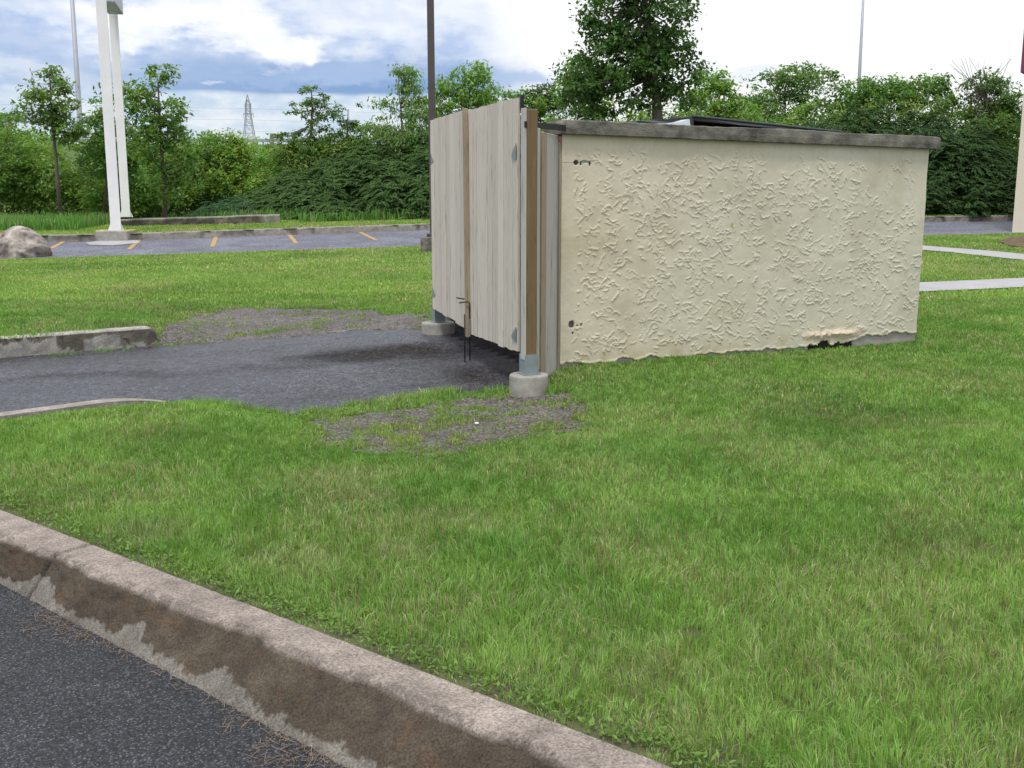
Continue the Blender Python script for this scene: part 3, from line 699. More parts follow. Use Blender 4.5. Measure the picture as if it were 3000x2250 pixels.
    mesh('wall', V, np.stack([a, a + 1, a + nx + 1, a + nx], 1), MAT['stucco'], enc, colr=C_.reshape(-1, 3).astype(np.float32), smooth=True)
stucco_wall()
def wallbox(mb, a0, a1, b0, b1, z0, z1, bev=.0):
    mb.box(E((a0 + a1) / 2, (b0 + b1) / 2, (z0 + z1) / 2), [*wdir, 0], [*wn, 0], EZ, (a1 - a0) / 2, (b1 - b0) / 2, (z1 - z0) / 2, bev)
core = MB(); wallbox(core, .0, WL, .03, .20, 0, 1.985)
wallbox(core, WL - .19, WL - .001, .2, 3.1, 0, 1.99); lin = MB(); wallbox(lin, .22, WL - .191, 2.91, 3.1, 0, 1.99); wallbox(lin, WL - .215, WL - .1905, .23, 2.905, 0, 1.98); wallbox(lin, .01, WL - .22, .2005, .225, 0, 1.98); lin.build('shade_toned_inner_wall', MAT['cap'], enc)  # inner faces and far wall coloured dark to stand in for the yard's shadow
def const_col(mb, c_): return np.tile(np.array(c_, np.float32), (sum(len(v) for v in mb.v), 1))
cc = const_col(core, (.59, .53, .40)); mesh('wall', np.concatenate(core.v), core.f, MAT['stucco'], enc, colr=cc)
# coping: rough cast concrete, slightly wavy, overhanging
def coping():
    n = 150; V = []; Fs = []
    for k in range(n + 1):
        t = k / n; a = -.035 + (WL + .125) * t; zb = 2.042 + (1.993 - 2.042) * t
        zt = zb + .098 + (float(vn(a, 0, .3, 6, 3)) - .5) * .014 + (.012 if k else -.012)
        if a > WL + .05: zt -= .005 * (a - WL - .05) / .04
        if a < .06: zt -= .006 * (1 - (a + .035) / .095)
        fo = -.055 + (float(vn(a, 5, .2, 7, 3)) - .5) * .012
        pr = [(.2, zb), (fo + .004, zb + .001), (fo, zb + .005), (fo - .003, zb + .05), (fo + .001, zt - .006), (fo + .008, zt), (.07, zt + .004), (.24, zt), (.25, zb)]
        for (b, z) in pr: V.append(E(a, b, z + (float(vn(a * 3, b * 9 + z * 5, .1, 8, 2)) - .5) * .006))
    m = 9
    for k in range(n): Fs += [(k * m + j, k * m + (j + 1) % m, (k + 1) * m + (j + 1) % m, (k + 1) * m + j) for j in range(m)]
    Fs += [tuple(range(m))[::-1], tuple(n * m + j for j in range(m))]
    mesh('coping', V, Fs, MAT['cap'], enc)
    mb = MB(); wallbox(mb, WL - .23, WL + .07, .252, 3.15, 1.994, 2.09, .012); mb.build('coping', MAT['cap'], enc)
    mb = MB(); wallbox(mb, .19, WL - .232, 2.87, 3.15, 1.994, 2.09, .012); mb.build('coping', MAT['cap'], enc)
coping()

# ---------------------------------------------------------------- gate
gd = (G1 - G0); GL = np.linalg.norm(gd); gd = gd / GL; gn = np.array([-gd[1], gd[0]])       # gn points away from the yard (left)
def GP(a, b, z): p = G0 + gd * a + gn * b; return np.array([p[0], p[1], z])
G3, GN3 = np.array([*gd, 0]), np.array([*gn, 0])
def leaf(a0, a1, nb, zl0, zl1, zt0, zt1, label, seed, seamside, swing):
    """boards from a0 to a1; bottom z from zl0 to zl1, top from zt0 to zt1"""
    rr = random.Random(seed); g = empty('gate_leaf', GP(a0, 0, zl0), label, 'gate', 'gate leaves closing the waste enclosure')
    ws = [rr.choice([.10, .14, .19, .14, .12]) for _ in range(nb)]; tot = sum(ws); x = a0; mb = MB()
    for wdt in ws:
        wdt = wdt / tot * (a1 - a0); gp_ = rr.choice([.005, .008, .016]); xa, xb = x + gp_, x + wdt - .003; x += wdt
        f = lambda q, A, B: A + (B - A) * (q - a0) / (a1 - a0)
        th = rr.uniform(-.007, .005); b0, b1 = .0 + th + swing * (xa - a0), .02 + th + swing * (xa - a0); j1 = rr.uniform(-.004, .004); j2 = rr.uniform(-.006, .006); e = .003
        # chamfered board: outline of 8 around the section, straight up
        sec = [(xa, b0), (xb, b0), (xb, b1 - e), (xb - e, b1), (xa + e, b1), (xa, b1 - e)]
        V = [GP(q, b, f(q, zl0, zl1) + j2) for q, b in sec] + [GP(q, b, f(q, zt0, zt1) + j1) for q, b in sec]; n = 6
        mb.add(V, [tuple(range(n))[::-1], tuple(range(n, 2 * n))] + [(i, (i + 1) % n, n + (i + 1) % n, n + i) for i in range(n)])
    tones = np.repeat(np.array([rr.uniform(.86, 1.05) for _ in ws]), 12)[:, None] * np.array([1, .995, .985])
    mesh('boards', np.concatenate(mb.v), mb.f, MAT['board'], g, colr=tones)
    fr = MB()
    for z in (.62, 1.35, 2.08): fr.box(GP((a0 + a1) / 2, -.025 + swing * (a1 - a0) / 2, z), G3, GN3, EZ, (a1 - a0) / 2 - .03, .019, .045)
    fr.build('frame', MAT['board2'], g); return g
SEAM = GL * .485
near_leaf = leaf(.045, SEAM - .012, 11, .425, .385, 2.275, 2.285, 'near grey plank gate leaf hung on the brown post beside the stucco wall', 3, 1, 0.0)
far_leaf = leaf(SEAM + .035, GL - .03, 9, .41, .455, 2.30, 2.30, 'far grey plank gate leaf with a brown batten on its free edge', 9, 0, 0.0)
# brown batten at the meeting edge
mb = MB(); mb.prism([GP(SEAM - .028, .022, .36), GP(SEAM + .034, .022, .36), GP(SEAM + .068, .022, 2.305), GP(SEAM + .018, .022, 2.305)], GN3 * .036)
mb.build('batten', MAT['stainp'], far_leaf)
# black top edge iron
mb = MB(); mb.box(GP(.035, -.012, 2.235), G3, GN3, EZ, .012, .012, .055); mb.build('edge_iron', MAT['black'], near_leaf)
def hinge(par, a, z, dirn, ln=.115):
    h = MB(); hh = .062
    h.prism([GP(a, .0225, z + hh * .95), GP(a + dirn * ln, .0225, z - hh * .25), GP(a + dirn * ln, .0225, z - hh * .62), GP(a, .0225, z - hh * .95)], GN3 * .003)
    o = h.build('hinge', MAT['galv'], par)
    h = MB(); h.tube([GP(a - dirn * .006, .029, z - .10), GP(a - dirn * .006, .029, z + .10)], .0075, 10); h.build('hinge_pin', MAT['galv'], o)
for z in (1.895, .555): hinge(near_leaf, .062, z, 1)
for z in (1.93, .62): hinge(far_leaf, GL - .045, z, -1)
def hplate(a, z):
    pass
# cane bolts with bent handles
mb = MB(); zb = .155
mb.tube([GP(SEAM - .045, .035, zb), GP(SEAM - .045, .035, .66), GP(SEAM - .045, .05, .672), GP(SEAM - .01, .12, .66)], .0055, 8)
mb.build('cane_bolt', MAT['black'], near_leaf, True)
mb = MB(); mb.tube([GP(SEAM + .0, .070, .10), GP(SEAM + .0, .070, .56)], .0055, 8)
mb.tube([GP(SEAM + .0, .070, .69), GP(SEAM + .04, .13, .70)], .0055, 8)
mb.build('cane_bolt', MAT['black'], far_leaf, True)
mb = MB()
for k in range(7):
    p = GP(SEAM - .05, .032, .52 - k * .022); q = p + np.array([0, 0, -.02]); mb.tube([p, (p + q) / 2 + GN3 * .006, q], .0045, 6)
mb.build('chain', MAT['galv'], near_leaf)

def pier(c_, r, zt, zb, label, nm='concrete_pier'):
    n = 40; V = []; Fs = []; rows = [(r * .98, zb), (r, zb + .05), (r, (zt + zb) / 2), (r * 1.0, zt - .02), (r * .985, zt - .006), (r * .95, zt), (r * .5, zt + .001), (0.001, zt + .001)]
    for q, (rr, z) in enumerate(rows):
        for k in range(n):
            t = 2 * pi * k / n; f = 1 + (float(vn(k * .3, z * 4, .3, 3, 2)) - .5) * .02
            V.append((c_[0] + rr * f * cos(t), c_[1] + rr * f * sin(t), z))
    m = len(rows)
    Fs = [(q * n + k, q * n + (k + 1) % n, (q + 1) * n + (k + 1) % n, (q + 1) * n + k) for q in range(m - 1) for k in range(n)]
    return V, Fs
def gate_post(c_, ztop, zpier, r, label, near):
    o = empty('gate_post', (c_[0], c_[1], 0), label, 'post', 'posts carrying the gate leaves')
    V, Fs = pier(c_, r, zpier, -.02, ''); mesh('pier', V, Fs, MAT['concrete'], o, smooth=False)
    ax, ay = np.array([*wdir, 0]), np.array([*wn, 0]); h = .0445
    mb = MB(); mb.box((c_[0], c_[1], (ztop + zpier + .03) / 2), ax, ay, EZ, h, h, (ztop - zpier - .03) / 2, .005); mb.build('timber', MAT['stain'], o)
    mb = MB(); hz = .13 / 2 + .012; cz = zpier + hz
    for s in (-1, 1):
        mb.box((c_[0] + ay[0] * s * (h + .005), c_[1] + ay[1] * s * (h + .005), cz), ax, ay, EZ, h + .010, .003, hz)
        mb.box((c_[0] + ax[0] * s * (h + .006), c_[1] + ax[1] * s * (h + .006), cz), ax, ay, EZ, .003, h + .001, hz)
    mb.box((c_[0], c_[1], zpier + .006), ax, ay, EZ, h + .024, h + .018, .004)
    br = mb.build('post_shoe', MAT['galv'], o)
    mb = MB()
    for sx, sy in ((-1, -1), (1, -1), (1, 1), (-1, 1)):
        p = np.array([c_[0], c_[1], 0]) + ax * sx * (h + .017) + ay * sy * .042
        MB().tube([p + EZ * (zpier + .008), p + EZ * (zpier + .03)], .007, 6).build('bolt', MAT['rust'], br)
    for dx in (-.032, .032):
        for dz in (-.04, .045):
            p = np.array([c_[0], c_[1], cz + dz]) + ax * dx - ay * (h + .008); MB().tube([p, p - ay * .006], .005, 6).build('bolt', MAT['galv'], br)
    if near:
        mb = MB(); mb.box(np.array([c_[0], c_[1], cz + .045]) - ay * (h + .0095) - ax * .0, ax, ay, EZ, .014, .0008, .014); mb.build('sticker', MAT['paper'], br)
    return o
pn = np.array([.125, 7.745]); pf2 = G1 + gd * .045 + gn * (-.05)
post_n = gate_post(pn, aty(1556, 320, 7.745)[2], .275, .145, 'near brown timber gate post in blue-grey steel shoe, strapped to the wall coping', True)
post_f = gate_post(pf2, 2.20, .30, .17, 'farther gate post on a low round concrete pier, mostly hidden by the plank leaf', False)
# hinge straps on the near post and painted strip beside it
ax3, ay3 = np.array([*wdir, 0]), np.array([*wn, 0])
mb = MB(); mb.box((pn[0] - .0445 * ax3[0] - .006 * ax3[0] - .01 * ay3[0], pn[1] - .0505 * ax3[1] - .01 * ay3[1], 1.29), ax3, ay3, EZ, .007, .034, .90, .002)
mb.build('edge_strip', MAT['board2'], post_n)
# strap tying the post to the coping
sp0 = np.array([pn[0], pn[1], 2.075]) - ay3 * .049 - ax3 * .05; sp1 = E(-.015, -.066, 2.085)
d = sp1 - sp0; L = np.linalg.norm(d); d /= L; nn = np.cross(EZ, d)
mb = MB(); mb.box((sp0 + sp1) / 2 + d * .02, d, nn, np.cross(d, nn), L / 2 + .045, .003, .022)
st = mb.build('wall_strap', MAT['black'], post_n)
mb = MB()
for q in (.03, .055, L + .01, L + .04): p = sp0 + d * q; MB().tube([p - nn * .003, p - nn * .010], .006, 6).build('bolt', MAT['galv'], st)
# filler panel between the post and the wall
fp = empty('filler_panel', (pn[0] + .1, pn[1] + .15, .18), 'narrow grey plank panel with brown strip between gate post and stucco wall', 'panel')
q0 = np.array([pn[0], pn[1]]) + wdir * .050 + wn * .015; q1 = C0 - wdir * .010 + wn * .05
def vert_board(pa, pb, th, z0, z1, nm, mat, par):
    pa, pb = np.array(pa), np.array(pb); d = pb - pa; L = np.linalg.norm(d); d /= L; n = np.array([-d[1], d[0]])
    m_ = MB(); c_ = (pa + pb) / 2; m_.box((c_[0], c_[1], (z0 + z1) / 2), [*d, 0], [*n, 0], EZ, L / 2, th / 2, (z1 - z0) / 2, .003); return m_.build(nm, mat, par)
dq = q1 - q0; 
vert_board(q0, q0 + dq * .17, .022, .29, 2.06, 'board', MAT['board2'], fp)
vert_board(q0 + dq * .19, q0 + dq * .385, .045, .24, 2.035, 'edge_strip', MAT['stainp'], fp)
vert_board(q0 + dq * .40, q1 + dq * -.02, .022, .20, 2.035, 'board', MAT['board2'], fp)

# ---------------------------------------------------------------- waste container behind the wall
wc = empty('waste_container', E(1.9, 1.4, 0), 'red-brown steel waste container with a raised black lid, behind the stucco wall', 'container')
mb = MB(); mb.prism([E(.85, .55, .15), E(2.95, .55, .15), E(2.95, 1.9, .15), E(.85, 1.9, .15)], (0, 0, 1.6)); mb.build('body', MAT['red'], wc)
mb = MB()
for b0, b1 in ((.50, .56), (1.88, 1.94)): wallbox(mb, .8, 3.0, b0, b1, 1.75, 2.165)
for a0_, a1_ in ((.8, .86), (2.94, 3.0)): wallbox(mb, a0_, a1_, .565, 1.875, 1.75, 2.16)
for k in range(6): wallbox(mb, 1.0 + k * .35, 1.06 + k * .35, .47, .499, .2, 2.1)
mb.build('rim', MAT['red'], wc)
pk = aty(2030, 341, float(E(1.55, .55)[1])); rt_ = aty(2470, 388, float(E(2.95, .5)[1]))
A_ = pk; B_ = rt_; back = np.array([*wn, 0]) * 1.35
mb = MB(); mb.prism([A_, B_, B_ - EZ * .03, E(2.0, .48, 2.19), A_ - EZ * .035 + ax3 * .02], back + EZ * -.02)
mb.prism([A_ - EZ * .0 - ax3 * .01, A_ - ax3 * .01 - EZ * .09, A_ + ax3 * .01 - EZ * .09, A_ + ax3 * .01], back)
for t in (.25, .5, .75):
    p, q = A_ + back * t + EZ * .004, B_ + back * t + EZ * .004; mb.tube([p, q], .014, 6)
mb.tube([A_, B_], .014, 8)
mb.build('lid', MAT['lid'], wc)
# second lid, lower and crumpled, left
mb = MB(); la, lb = E(.78, .62, 2.19), A_ - EZ * .055 - ax3 * .03
pp = aty(1905, 353, float(E(1.0, .9)[1]))
mb.prism([aty(1862, 361, 9.4), aty(1868, 353, 9.4), pp, aty(1960, 358, 9.5), aty(2005, 362, 9.5), aty(2005, 372, 9.5), aty(1862, 371, 9.4)], back * .3); mb.build('lid', MAT['lid'], wc)
bg_ = [aty(u, v, 9.2) for u, v in [(1880, 372), (1893, 364), (1925, 362), (1960, 361), (1995, 356), (2020, 349), (2024, 374)]]
mb = MB(); mb.prism(bg_, ay3 * .12); mb.single('plastic_sheet', MAT['bag'], 'pale crumpled plastic sheet beside the raised black container lid', 'plastic sheet')

# ---------------------------------------------------------------- plants
def mkleaves(P, size, droop=.35, seed=0, asp=.45, up=None):
    """rhombic leaves at P; returns V(4N,3), F(N,4)"""
    r = np.random.default_rng(seed); N = len(P); th = r.uniform(0, 2 * pi, N); el = r.normal(-droop, .45, N)
    D = np.stack([np.cos(th) * np.cos(el), np.sin(th) * np.cos(el), np.sin(el)], 1)
    Up = r.normal(0, .55, (N, 3)) + np.array([0, 0, 1.]); Sd = np.cross(D, Up); Sd /= np.linalg.norm(Sd, axis=1)[:, None]
    s = (size * r.uniform(.6, 1.35, N))[:, None]; Nn = np.cross(Sd, D)
    V = np.stack([P, P + D * s * .5 + Sd * s * asp * .5 - Nn * s * .08, P + D * s, P + D * s * .5 - Sd * s * asp * .5 - Nn * s * .08], 1)
    return V.reshape(-1, 3), np.arange(4 * N).reshape(-1, 4)
def clumps(ells, n, leaves, rc, seed, shell=.55):
    """ells: (centre(3), radii(3)); points in gaussian clumps within the ellipsoids; returns points, clump ids, centres"""
    r = np.random.default_rng(seed); vol = np.array([e[1][0] * e[1][2] * e[1][1] ** .5 for e in ells]); pr = vol / vol.sum(); Cs = []
    for k in range(n):
        c_, rd = ells[r.choice(len(ells), p=pr)]; d = r.normal(size=3); d /= np.linalg.norm(d); q = r.uniform(shell, 1) ** .6 if r.random() < .75 else r.uniform(.15, 1)
        Cs.append(np.array(c_) + d * q * np.array(rd))
    Cs = np.array(Cs); ids = r.integers(0, n, n * leaves); sc = r.uniform(.6, 1.4, n)[ids]
    P = Cs[ids] + r.normal(size=(len(ids), 3)) * (rc * sc)[:, None] * np.array([1, 1, .62])
    return P, ids, Cs, r
def pellipse(u, v, ru, rv, Y, depth=1.0):
    c_ = aty(u, v, Y); k = Y / F; return (c_, (ru * k, max(ru, rv) * k * depth, rv * k))
def plant(name, label, cat, base, els, ncl, nlf, rc, lsize, col, seed, trunk=None, trad=.06, mat='leaf', droop=.35, asp=.45, group=None, branch=26, shell=.55, cvar=.22, stems=0):
    root = empty(name, tuple(base), label, cat, group)
    P, ids, Cs, r = clumps(els, ncl, nlf, rc, seed, shell)
    P = P[P[:, 2] > base[2] + .02]; ids = ids[:len(P)]
    V, Fq = mkleaves(P, lsize, droop, seed + 1, asp)
    cl = r.uniform(1 - cvar, 1 + cvar, ncl)[ids[:len(P)]] * r.uniform(.75, 1.3, len(P)); hue = r.normal(0, .08, len(P))
    cc = np.stack([col[0] * cl * (1 + hue * 2), col[1] * cl, col[2] * cl * (1 - hue)], 1)
    mesh('crown', V, Fq, MAT[mat], root, colr=np.clip(np.repeat(cc, 4, 0), .003, 1))
    mb = MB(); base = np.array(base, float)
    if trunk is None:
        top = np.mean([e[0] for e in els], 0); trunk = [base, base + (top - base) * .5 + r.normal(0, .04, 3), top]
    trunk = [np.array(p, float) for p in trunk]; n = len(trunk)
    mb.tube(trunk, [trad * (1 - .75 * k / (n - 1)) for k in range(n)], 8)
    for s in range(stems):
        a = r.uniform(0, 2 * pi); e = els[r.integers(len(els))]; t = e[0] + r.normal(0, .3, 3) * np.array(e[1]); b = base + np.array([cos(a) * .25, sin(a) * .25, 0])
        mb.tube([b, (b + t) / 2 + r.normal(0, .06, 3), t], [trad * .6, trad * .4, trad * .12], 6)
    idx = r.permutation(len(Cs))[:branch]
    for k in idx:
        c_ = Cs[k]; D = [np.linalg.norm(c_ - p) + .9 * max(0, p[2] - c_[2] + .1) * 3 for p in trunk]
        # attach below the clump along the trunk
        tt = np.clip((c_[2] - .35 * np.linalg.norm((c_ - trunk[-1])[:2]) - trunk[0][2]) / max(.1, trunk[-1][2] - trunk[0][2]), .25, .97)
        q = tt * (n - 1); i0 = min(int(q), n - 2); p = trunk[i0] + (trunk[i0 + 1] - trunk[i0]) * (q - i0)
        m = p * .5 + c_ * .5 + np.array([0, 0, -.08 * np.linalg.norm(c_ - p)]) * .6; rd = trad * .34 * (1 - .6 * tt)
        mb.tube([p, m, c_], [rd, rd * .7, rd * .25], 5, False)
    mb.build('trunk', MAT['bark'], root, True)
    return root
def gv(u, Y):                            # ground point under column u at distance Y (behind the parking)
    p = aty(u, 600, Y); return np.array([p[0], Y, float(HV(p[0], Y))])
LG, MG, DG = (.21, .33, .075), (.145, .25, .065), (.05, .11, .036)
# -- individual trees, left to right
Y = 36.5; b = gv(176, Y)
plant('young_tree', 'slender young tree with thin bare trunk and airy crown, leftmost of the trees', 'tree', b,
      [pellipse(u, v, a, c_, Y) for u, v, a, c_ in [(150, 250, 55, 50), (110, 300, 60, 50), (170, 310, 60, 60), (100, 345, 75, 30), (195, 360, 60, 40), (215, 395, 50, 30), (160, 215, 20, 25), (55, 350, 45, 14), (240, 375, 30, 15)]],
      120, 26, .13, .17, (0.156, 0.247, 0.072), 11, [b, aty(168, 520, Y), aty(158, 400, Y), aty(150, 300, Y), aty(145, 215, Y)], .075, branch=70)
b = gv(480, 36)
plant('open_tree', 'upright open-branched tree with feathery top, just right of the white sign posts', 'tree', b,
      [pellipse(u, v, a, c_, 36) for u, v, a, c_ in [(450, 225, 28, 35), (495, 215, 18, 25), (400, 270, 38, 30), (430, 300, 50, 45), (490, 320, 60, 40), (545, 322, 30, 10), (385, 330, 30, 50), (470, 370, 70, 35), (500, 405, 60, 35), (440, 440, 70, 50), (520, 470, 50, 50), (480, 540, 60, 50)]],
      170, 30, .14, .17, (0.156, 0.273, 0.065), 12, [b, aty(482, 560, 36), aty(474, 450, 36), aty(468, 340, 36), aty(462, 230, 36)], .085, branch=90)
b = gv(300, 38)
plant('bushy_tree', 'bushy tree directly behind the white sign posts', 'tree', b,
      [pellipse(u, v, a, c_, 38) for u, v, a, c_ in [(300, 300, 30, 45), (290, 370, 45, 45), (265, 400, 35, 18), (350, 400, 55, 50), (320, 460, 80, 60), (390, 450, 50, 60)]],
      150, 34, .16, .17, (0.124, 0.234, 0.058), 13, trad=.08)
b = gv(895, 42)
plant('elm_tree', 'young elm with upswept arching branches above the shrubs, right of the lattice pylon', 'tree', b,
      [pellipse(u, v, a, c_, 42) for u, v, a, c_ in [(905, 262, 30, 14), (925, 290, 18, 26), (888, 300, 40, 9), (870, 325, 38, 10), (955, 290, 14, 26), (912, 350, 32, 30), (965, 335, 20, 26), (890, 400, 45, 30), (950, 395, 35, 30), (840, 397, 34, 7), (905, 440, 60, 30)]],
      120, 34, .075, .13, (0.124, 0.215, 0.058), 14, [b, aty(905, 460, 42), aty(912, 380, 42), aty(915, 320, 42), aty(912, 262, 42)], .07, branch=70)
b = gv(1010, 42.5)
plant('small_tree', 'small gnarled tree with two leafy horns, between the elm and the lamp post', 'tree', b,
      [pellipse(u, v, a, c_, 42.5) for u, v, a, c_ in [(995, 320, 20, 16), (1045, 310, 26, 12), (1015, 350, 28, 26), (1030, 385, 40, 30), (1080, 370, 26, 20), (1040, 430, 60, 30)]],
      80, 34, .075, .13, (0.111, 0.202, 0.058), 15, [b, aty(1015, 460, 42.5), aty(1018, 380, 42.5), aty(1020, 320, 42.5)], .06, branch=40)
b = gv(1200, 41)
plant('willowy_tree', 'tall pale green tree with drooping leaves, left of the dark lamp post', 'tree', b,
      [pellipse(u, v, a, c_, 41) for u, v, a, c_ in [(1205, 215, 34, 26), (1175, 205, 22, 16), (1210, 270, 40, 40), (1130, 300, 34, 20), (1150, 340, 55, 28), (1225, 330, 45, 50), (1110, 380, 50, 25), (1180, 400, 80, 40)]],
      150, 36, .15, .17, (0.182, 0.299, 0.091), 16, droop=.8, asp=.32, trad=.09, branch=60)
b = gv(1370, 42)
plant('willowy_tree', 'leafy light green tree right of the dark lamp post, rising behind the gate', 'tree', b,
      [pellipse(u, v, a, c_, 42) for u, v, a, c_ in [(1385, 215, 40, 28), (1330, 245, 45, 34), (1400, 270, 60, 48), (1320, 310, 60, 50), (1420, 330, 60, 50), (1340, 400, 90, 50)]],
      170, 40, .16, .17, (0.182, 0.312, 0.072), 17, droop=.5, trad=.09, branch=50)
# -- big maple behind the enclosure
b = np.array([*aty(1925, 300, 20)[:2], .3])
plant('maple_tree', 'large dark green maple with a stout trunk rising behind the enclosure wall', 'tree', b,
      [pellipse(u, v, a, c_, 20) for u, v, a, c_ in [(1860, -120, 130, 110), (1800, 20, 100, 70), (1900, 40, 120, 90), (1770, 110, 80, 50), (1950, 130, 100, 60), (1820, 170, 110, 60), (1700, 190, 60, 45), (1740, 240, 100, 50), (1960, 220, 90, 50), (2030, 185, 40, 24), (1820, 290, 90, 45), (1690, 270, 60, 45), (1990, 270, 60, 40), (1690, 145, 26, 22), (1740, 40, 34, 40)]],
      310, 56, .10, .088, (.075, .15, .042), 21, [b, aty(1928, 380, 20), aty(1922, 280, 20), aty(1905, 120, 20), aty(1880, -60, 20), aty(1870, -180, 20)], .125, droop=.5, asp=.62, branch=60, shell=.6, cvar=.3)
# -- trees beyond the enclosure, middle right
for (u, label, els, ncl, col, sd_, Yt) in [
    (1650, 'small dark tree at the left foot of the big maple, above the gate post', [(1700, 215, 50, 45), (1680, 260, 60, 40), (1740, 300, 50, 40)], 70, MG, 31, 40),
    (1590, 'wispy sapling above the gate corner, left of the maple', [(1585, 270, 40, 18), (1600, 300, 50, 22), (1560, 330, 40, 30)], 40, (.07, .12, .03), 32, 42),
    (2090, 'light green tree immediately right of the big maple', [(2075, 230, 45, 34), (2130, 245, 40, 24), (2080, 300, 85, 55), (2150, 350, 80, 50)], 130, (0.182, 0.312, 0.072), 33, 42),
    (2300, 'tall round grey-green tree left of the thin mast', [(2350, 225, 80, 40), (2290, 255, 85, 50), (2400, 265, 85, 60), (2240, 290, 60, 60), (2320, 340, 140, 60), (2190, 340, 50, 55)], 230, (0.143, 0.247, 0.085), 34, 43),
    (2560, 'spreading tree with flat leafy tops right of the thin mast', [(2540, 285, 70, 50), (2620, 250, 60, 22), (2720, 245, 60, 22), (2600, 290, 90, 40), (2700, 300, 90, 50), (2500, 330, 60, 40)], 200, (0.130, 0.247, 0.065), 35, 42),
    (2870, 'ragged tree with bare twiggy top beside the right-hand building', [(2880, 240, 50, 40), (2930, 280, 60, 60), (2840, 290, 60, 40), (2900, 350, 90, 60), (2960, 370, 50, 80)], 170, (0.104, 0.195, 0.058), 36, 41)]:
    Yt += 4 if u > 2250 else 0
    b = gv(u, Yt)
    plant('background_tree', label, 'tree', b, [pellipse(*e, Yt) for e in els], ncl, 40, .17, .18, col, sd_, trad=.09, branch=40, group='trees beyond the enclosure')
b = gv(2900, 44.5); mb = MB(); r2 = random.Random(4)
tw = empty('bare_sapling', tuple(b), 'leafless twiggy sapling sticking up beside the right-hand building', 'tree')
for k in range(26):
    t = aty(r2.uniform(2780, 2985), r2.uniform(160, 260), 44.5); m = aty(2880 + r2.uniform(-40, 50), 320, 44.5)
    mb.tube([b, m, (m + t) / 2 + np.array([r2.uniform(-.1, .1), 0, .05]), t], [.03, .02, .012, .006], 4)
mb.build('trunk', MAT['bark'], tw)
# -- mid green scrub, left
SHR = [(20, 470, 90, 90, 40, MG, 'rounded dark shrub at the far left edge behind the boulder'), (110, 500, 110, 100, 41, LG, 'light green shrub around the foot of the slender young tree'),
       (0, 380, 60, 60, 43, MG, 'tall shrub cut by the left edge of the picture'), (90, 420, 70, 40, 44, MG, 'shrub topping the left hedge under the young tree crown'), (230, 520, 90, 100, 40, MG, 'shrub left of the white sign posts'),
       (330, 560, 90, 80, 39, LG, 'shrub showing between and beside the feet of the sign posts'), (430, 560, 100, 80, 40, MG, 'shrub at the foot of the open-branched tree'),
       (560, 520, 90, 100, 41, LG, 'bright shrub left of the lattice pylon, above the long concrete block'), (610, 430, 50, 55, 42, LG, 'narrow leafy shrub poking above the hedge left of the pylon'), (690, 440, 26, 45, 42, LG, 'thin upright shrub just left of the lattice pylon'),
       (680, 540, 100, 90, 42, LG, 'mid green shrub below the lattice pylon'), (790, 520, 100, 90, 43, LG, 'fresh green shrub behind the left end of the dark sumac thicket'),
       (900, 480, 110, 70, 42, MG, 'shrub beneath the young elm'), (1030, 450, 100, 60, 43, MG, 'shrub beneath the gnarled small tree'), (750, 470, 80, 40, 46, MG, 'low far shrub under the distant chimney'), (470, 480, 60, 60, 44, LG, 'shrub seen through the stems of the open tree'),
       (1480, 330, 90, 70, 44, MG, 'shrub behind the top of the gate'), (1640, 350, 130, 60, 41, LG, 'bright shrub over the coping at the left end of the wall'), (1800, 360, 110, 50, 41, LG, 'shrub over the coping under the maple'), (1990, 370, 110, 60, 40, MG, 'shrub behind the raised container lid'),
       (2180, 400, 130, 80, 41, MG, 'shrub above the middle of the wall coping'), (2400, 380, 130, 80, 42, LG, 'shrub above the right half of the wall coping'), (2620, 370, 130, 80, 42, LG, 'green shrub above the dark right-hand thicket'), (2850, 400, 140, 90, 41, MG, 'shrub behind the dark thicket near the building')]
for k, (u, v, ru, rv, Ys, col, lab) in enumerate(SHR):
    Ys += 3 if u > 2150 else 0
    b = gv(u, Ys); cz = aty(u, v, Ys); top = rv; els = [pellipse(u, v, ru, rv, Ys), pellipse(u + ru * .3, v + rv * .5, ru * .9, rv * .8, Ys), pellipse(u - ru * .35, v + rv * .55, ru * .8, rv * .8, Ys)]
    r3 = np.random.default_rng(500 + k)
    for _ in range(6): els.append(pellipse(u + r3.uniform(-1, 1) * ru * .9, v - r3.uniform(.2, 1.05) * rv, ru * .28, rv * .3, Ys))
    els.append((np.array([cz[0], Ys, (b[2] + cz[2]) / 2]), (ru * Ys / F, ru * Ys / F, max(.3, (cz[2] - b[2]) / 2))))
    j = r3.uniform(.8, 1.2); ar = ru * rv / 9000
    plant('shrub', lab, 'shrub', b, els, int(90 + 70 * ar), 46, .17, .15, (col[0] * j * r3.uniform(.85, 1.15), col[1] * j, col[2] * j), 600 + k, trad=.045, stems=5, branch=22, group='scrub behind the parking area')
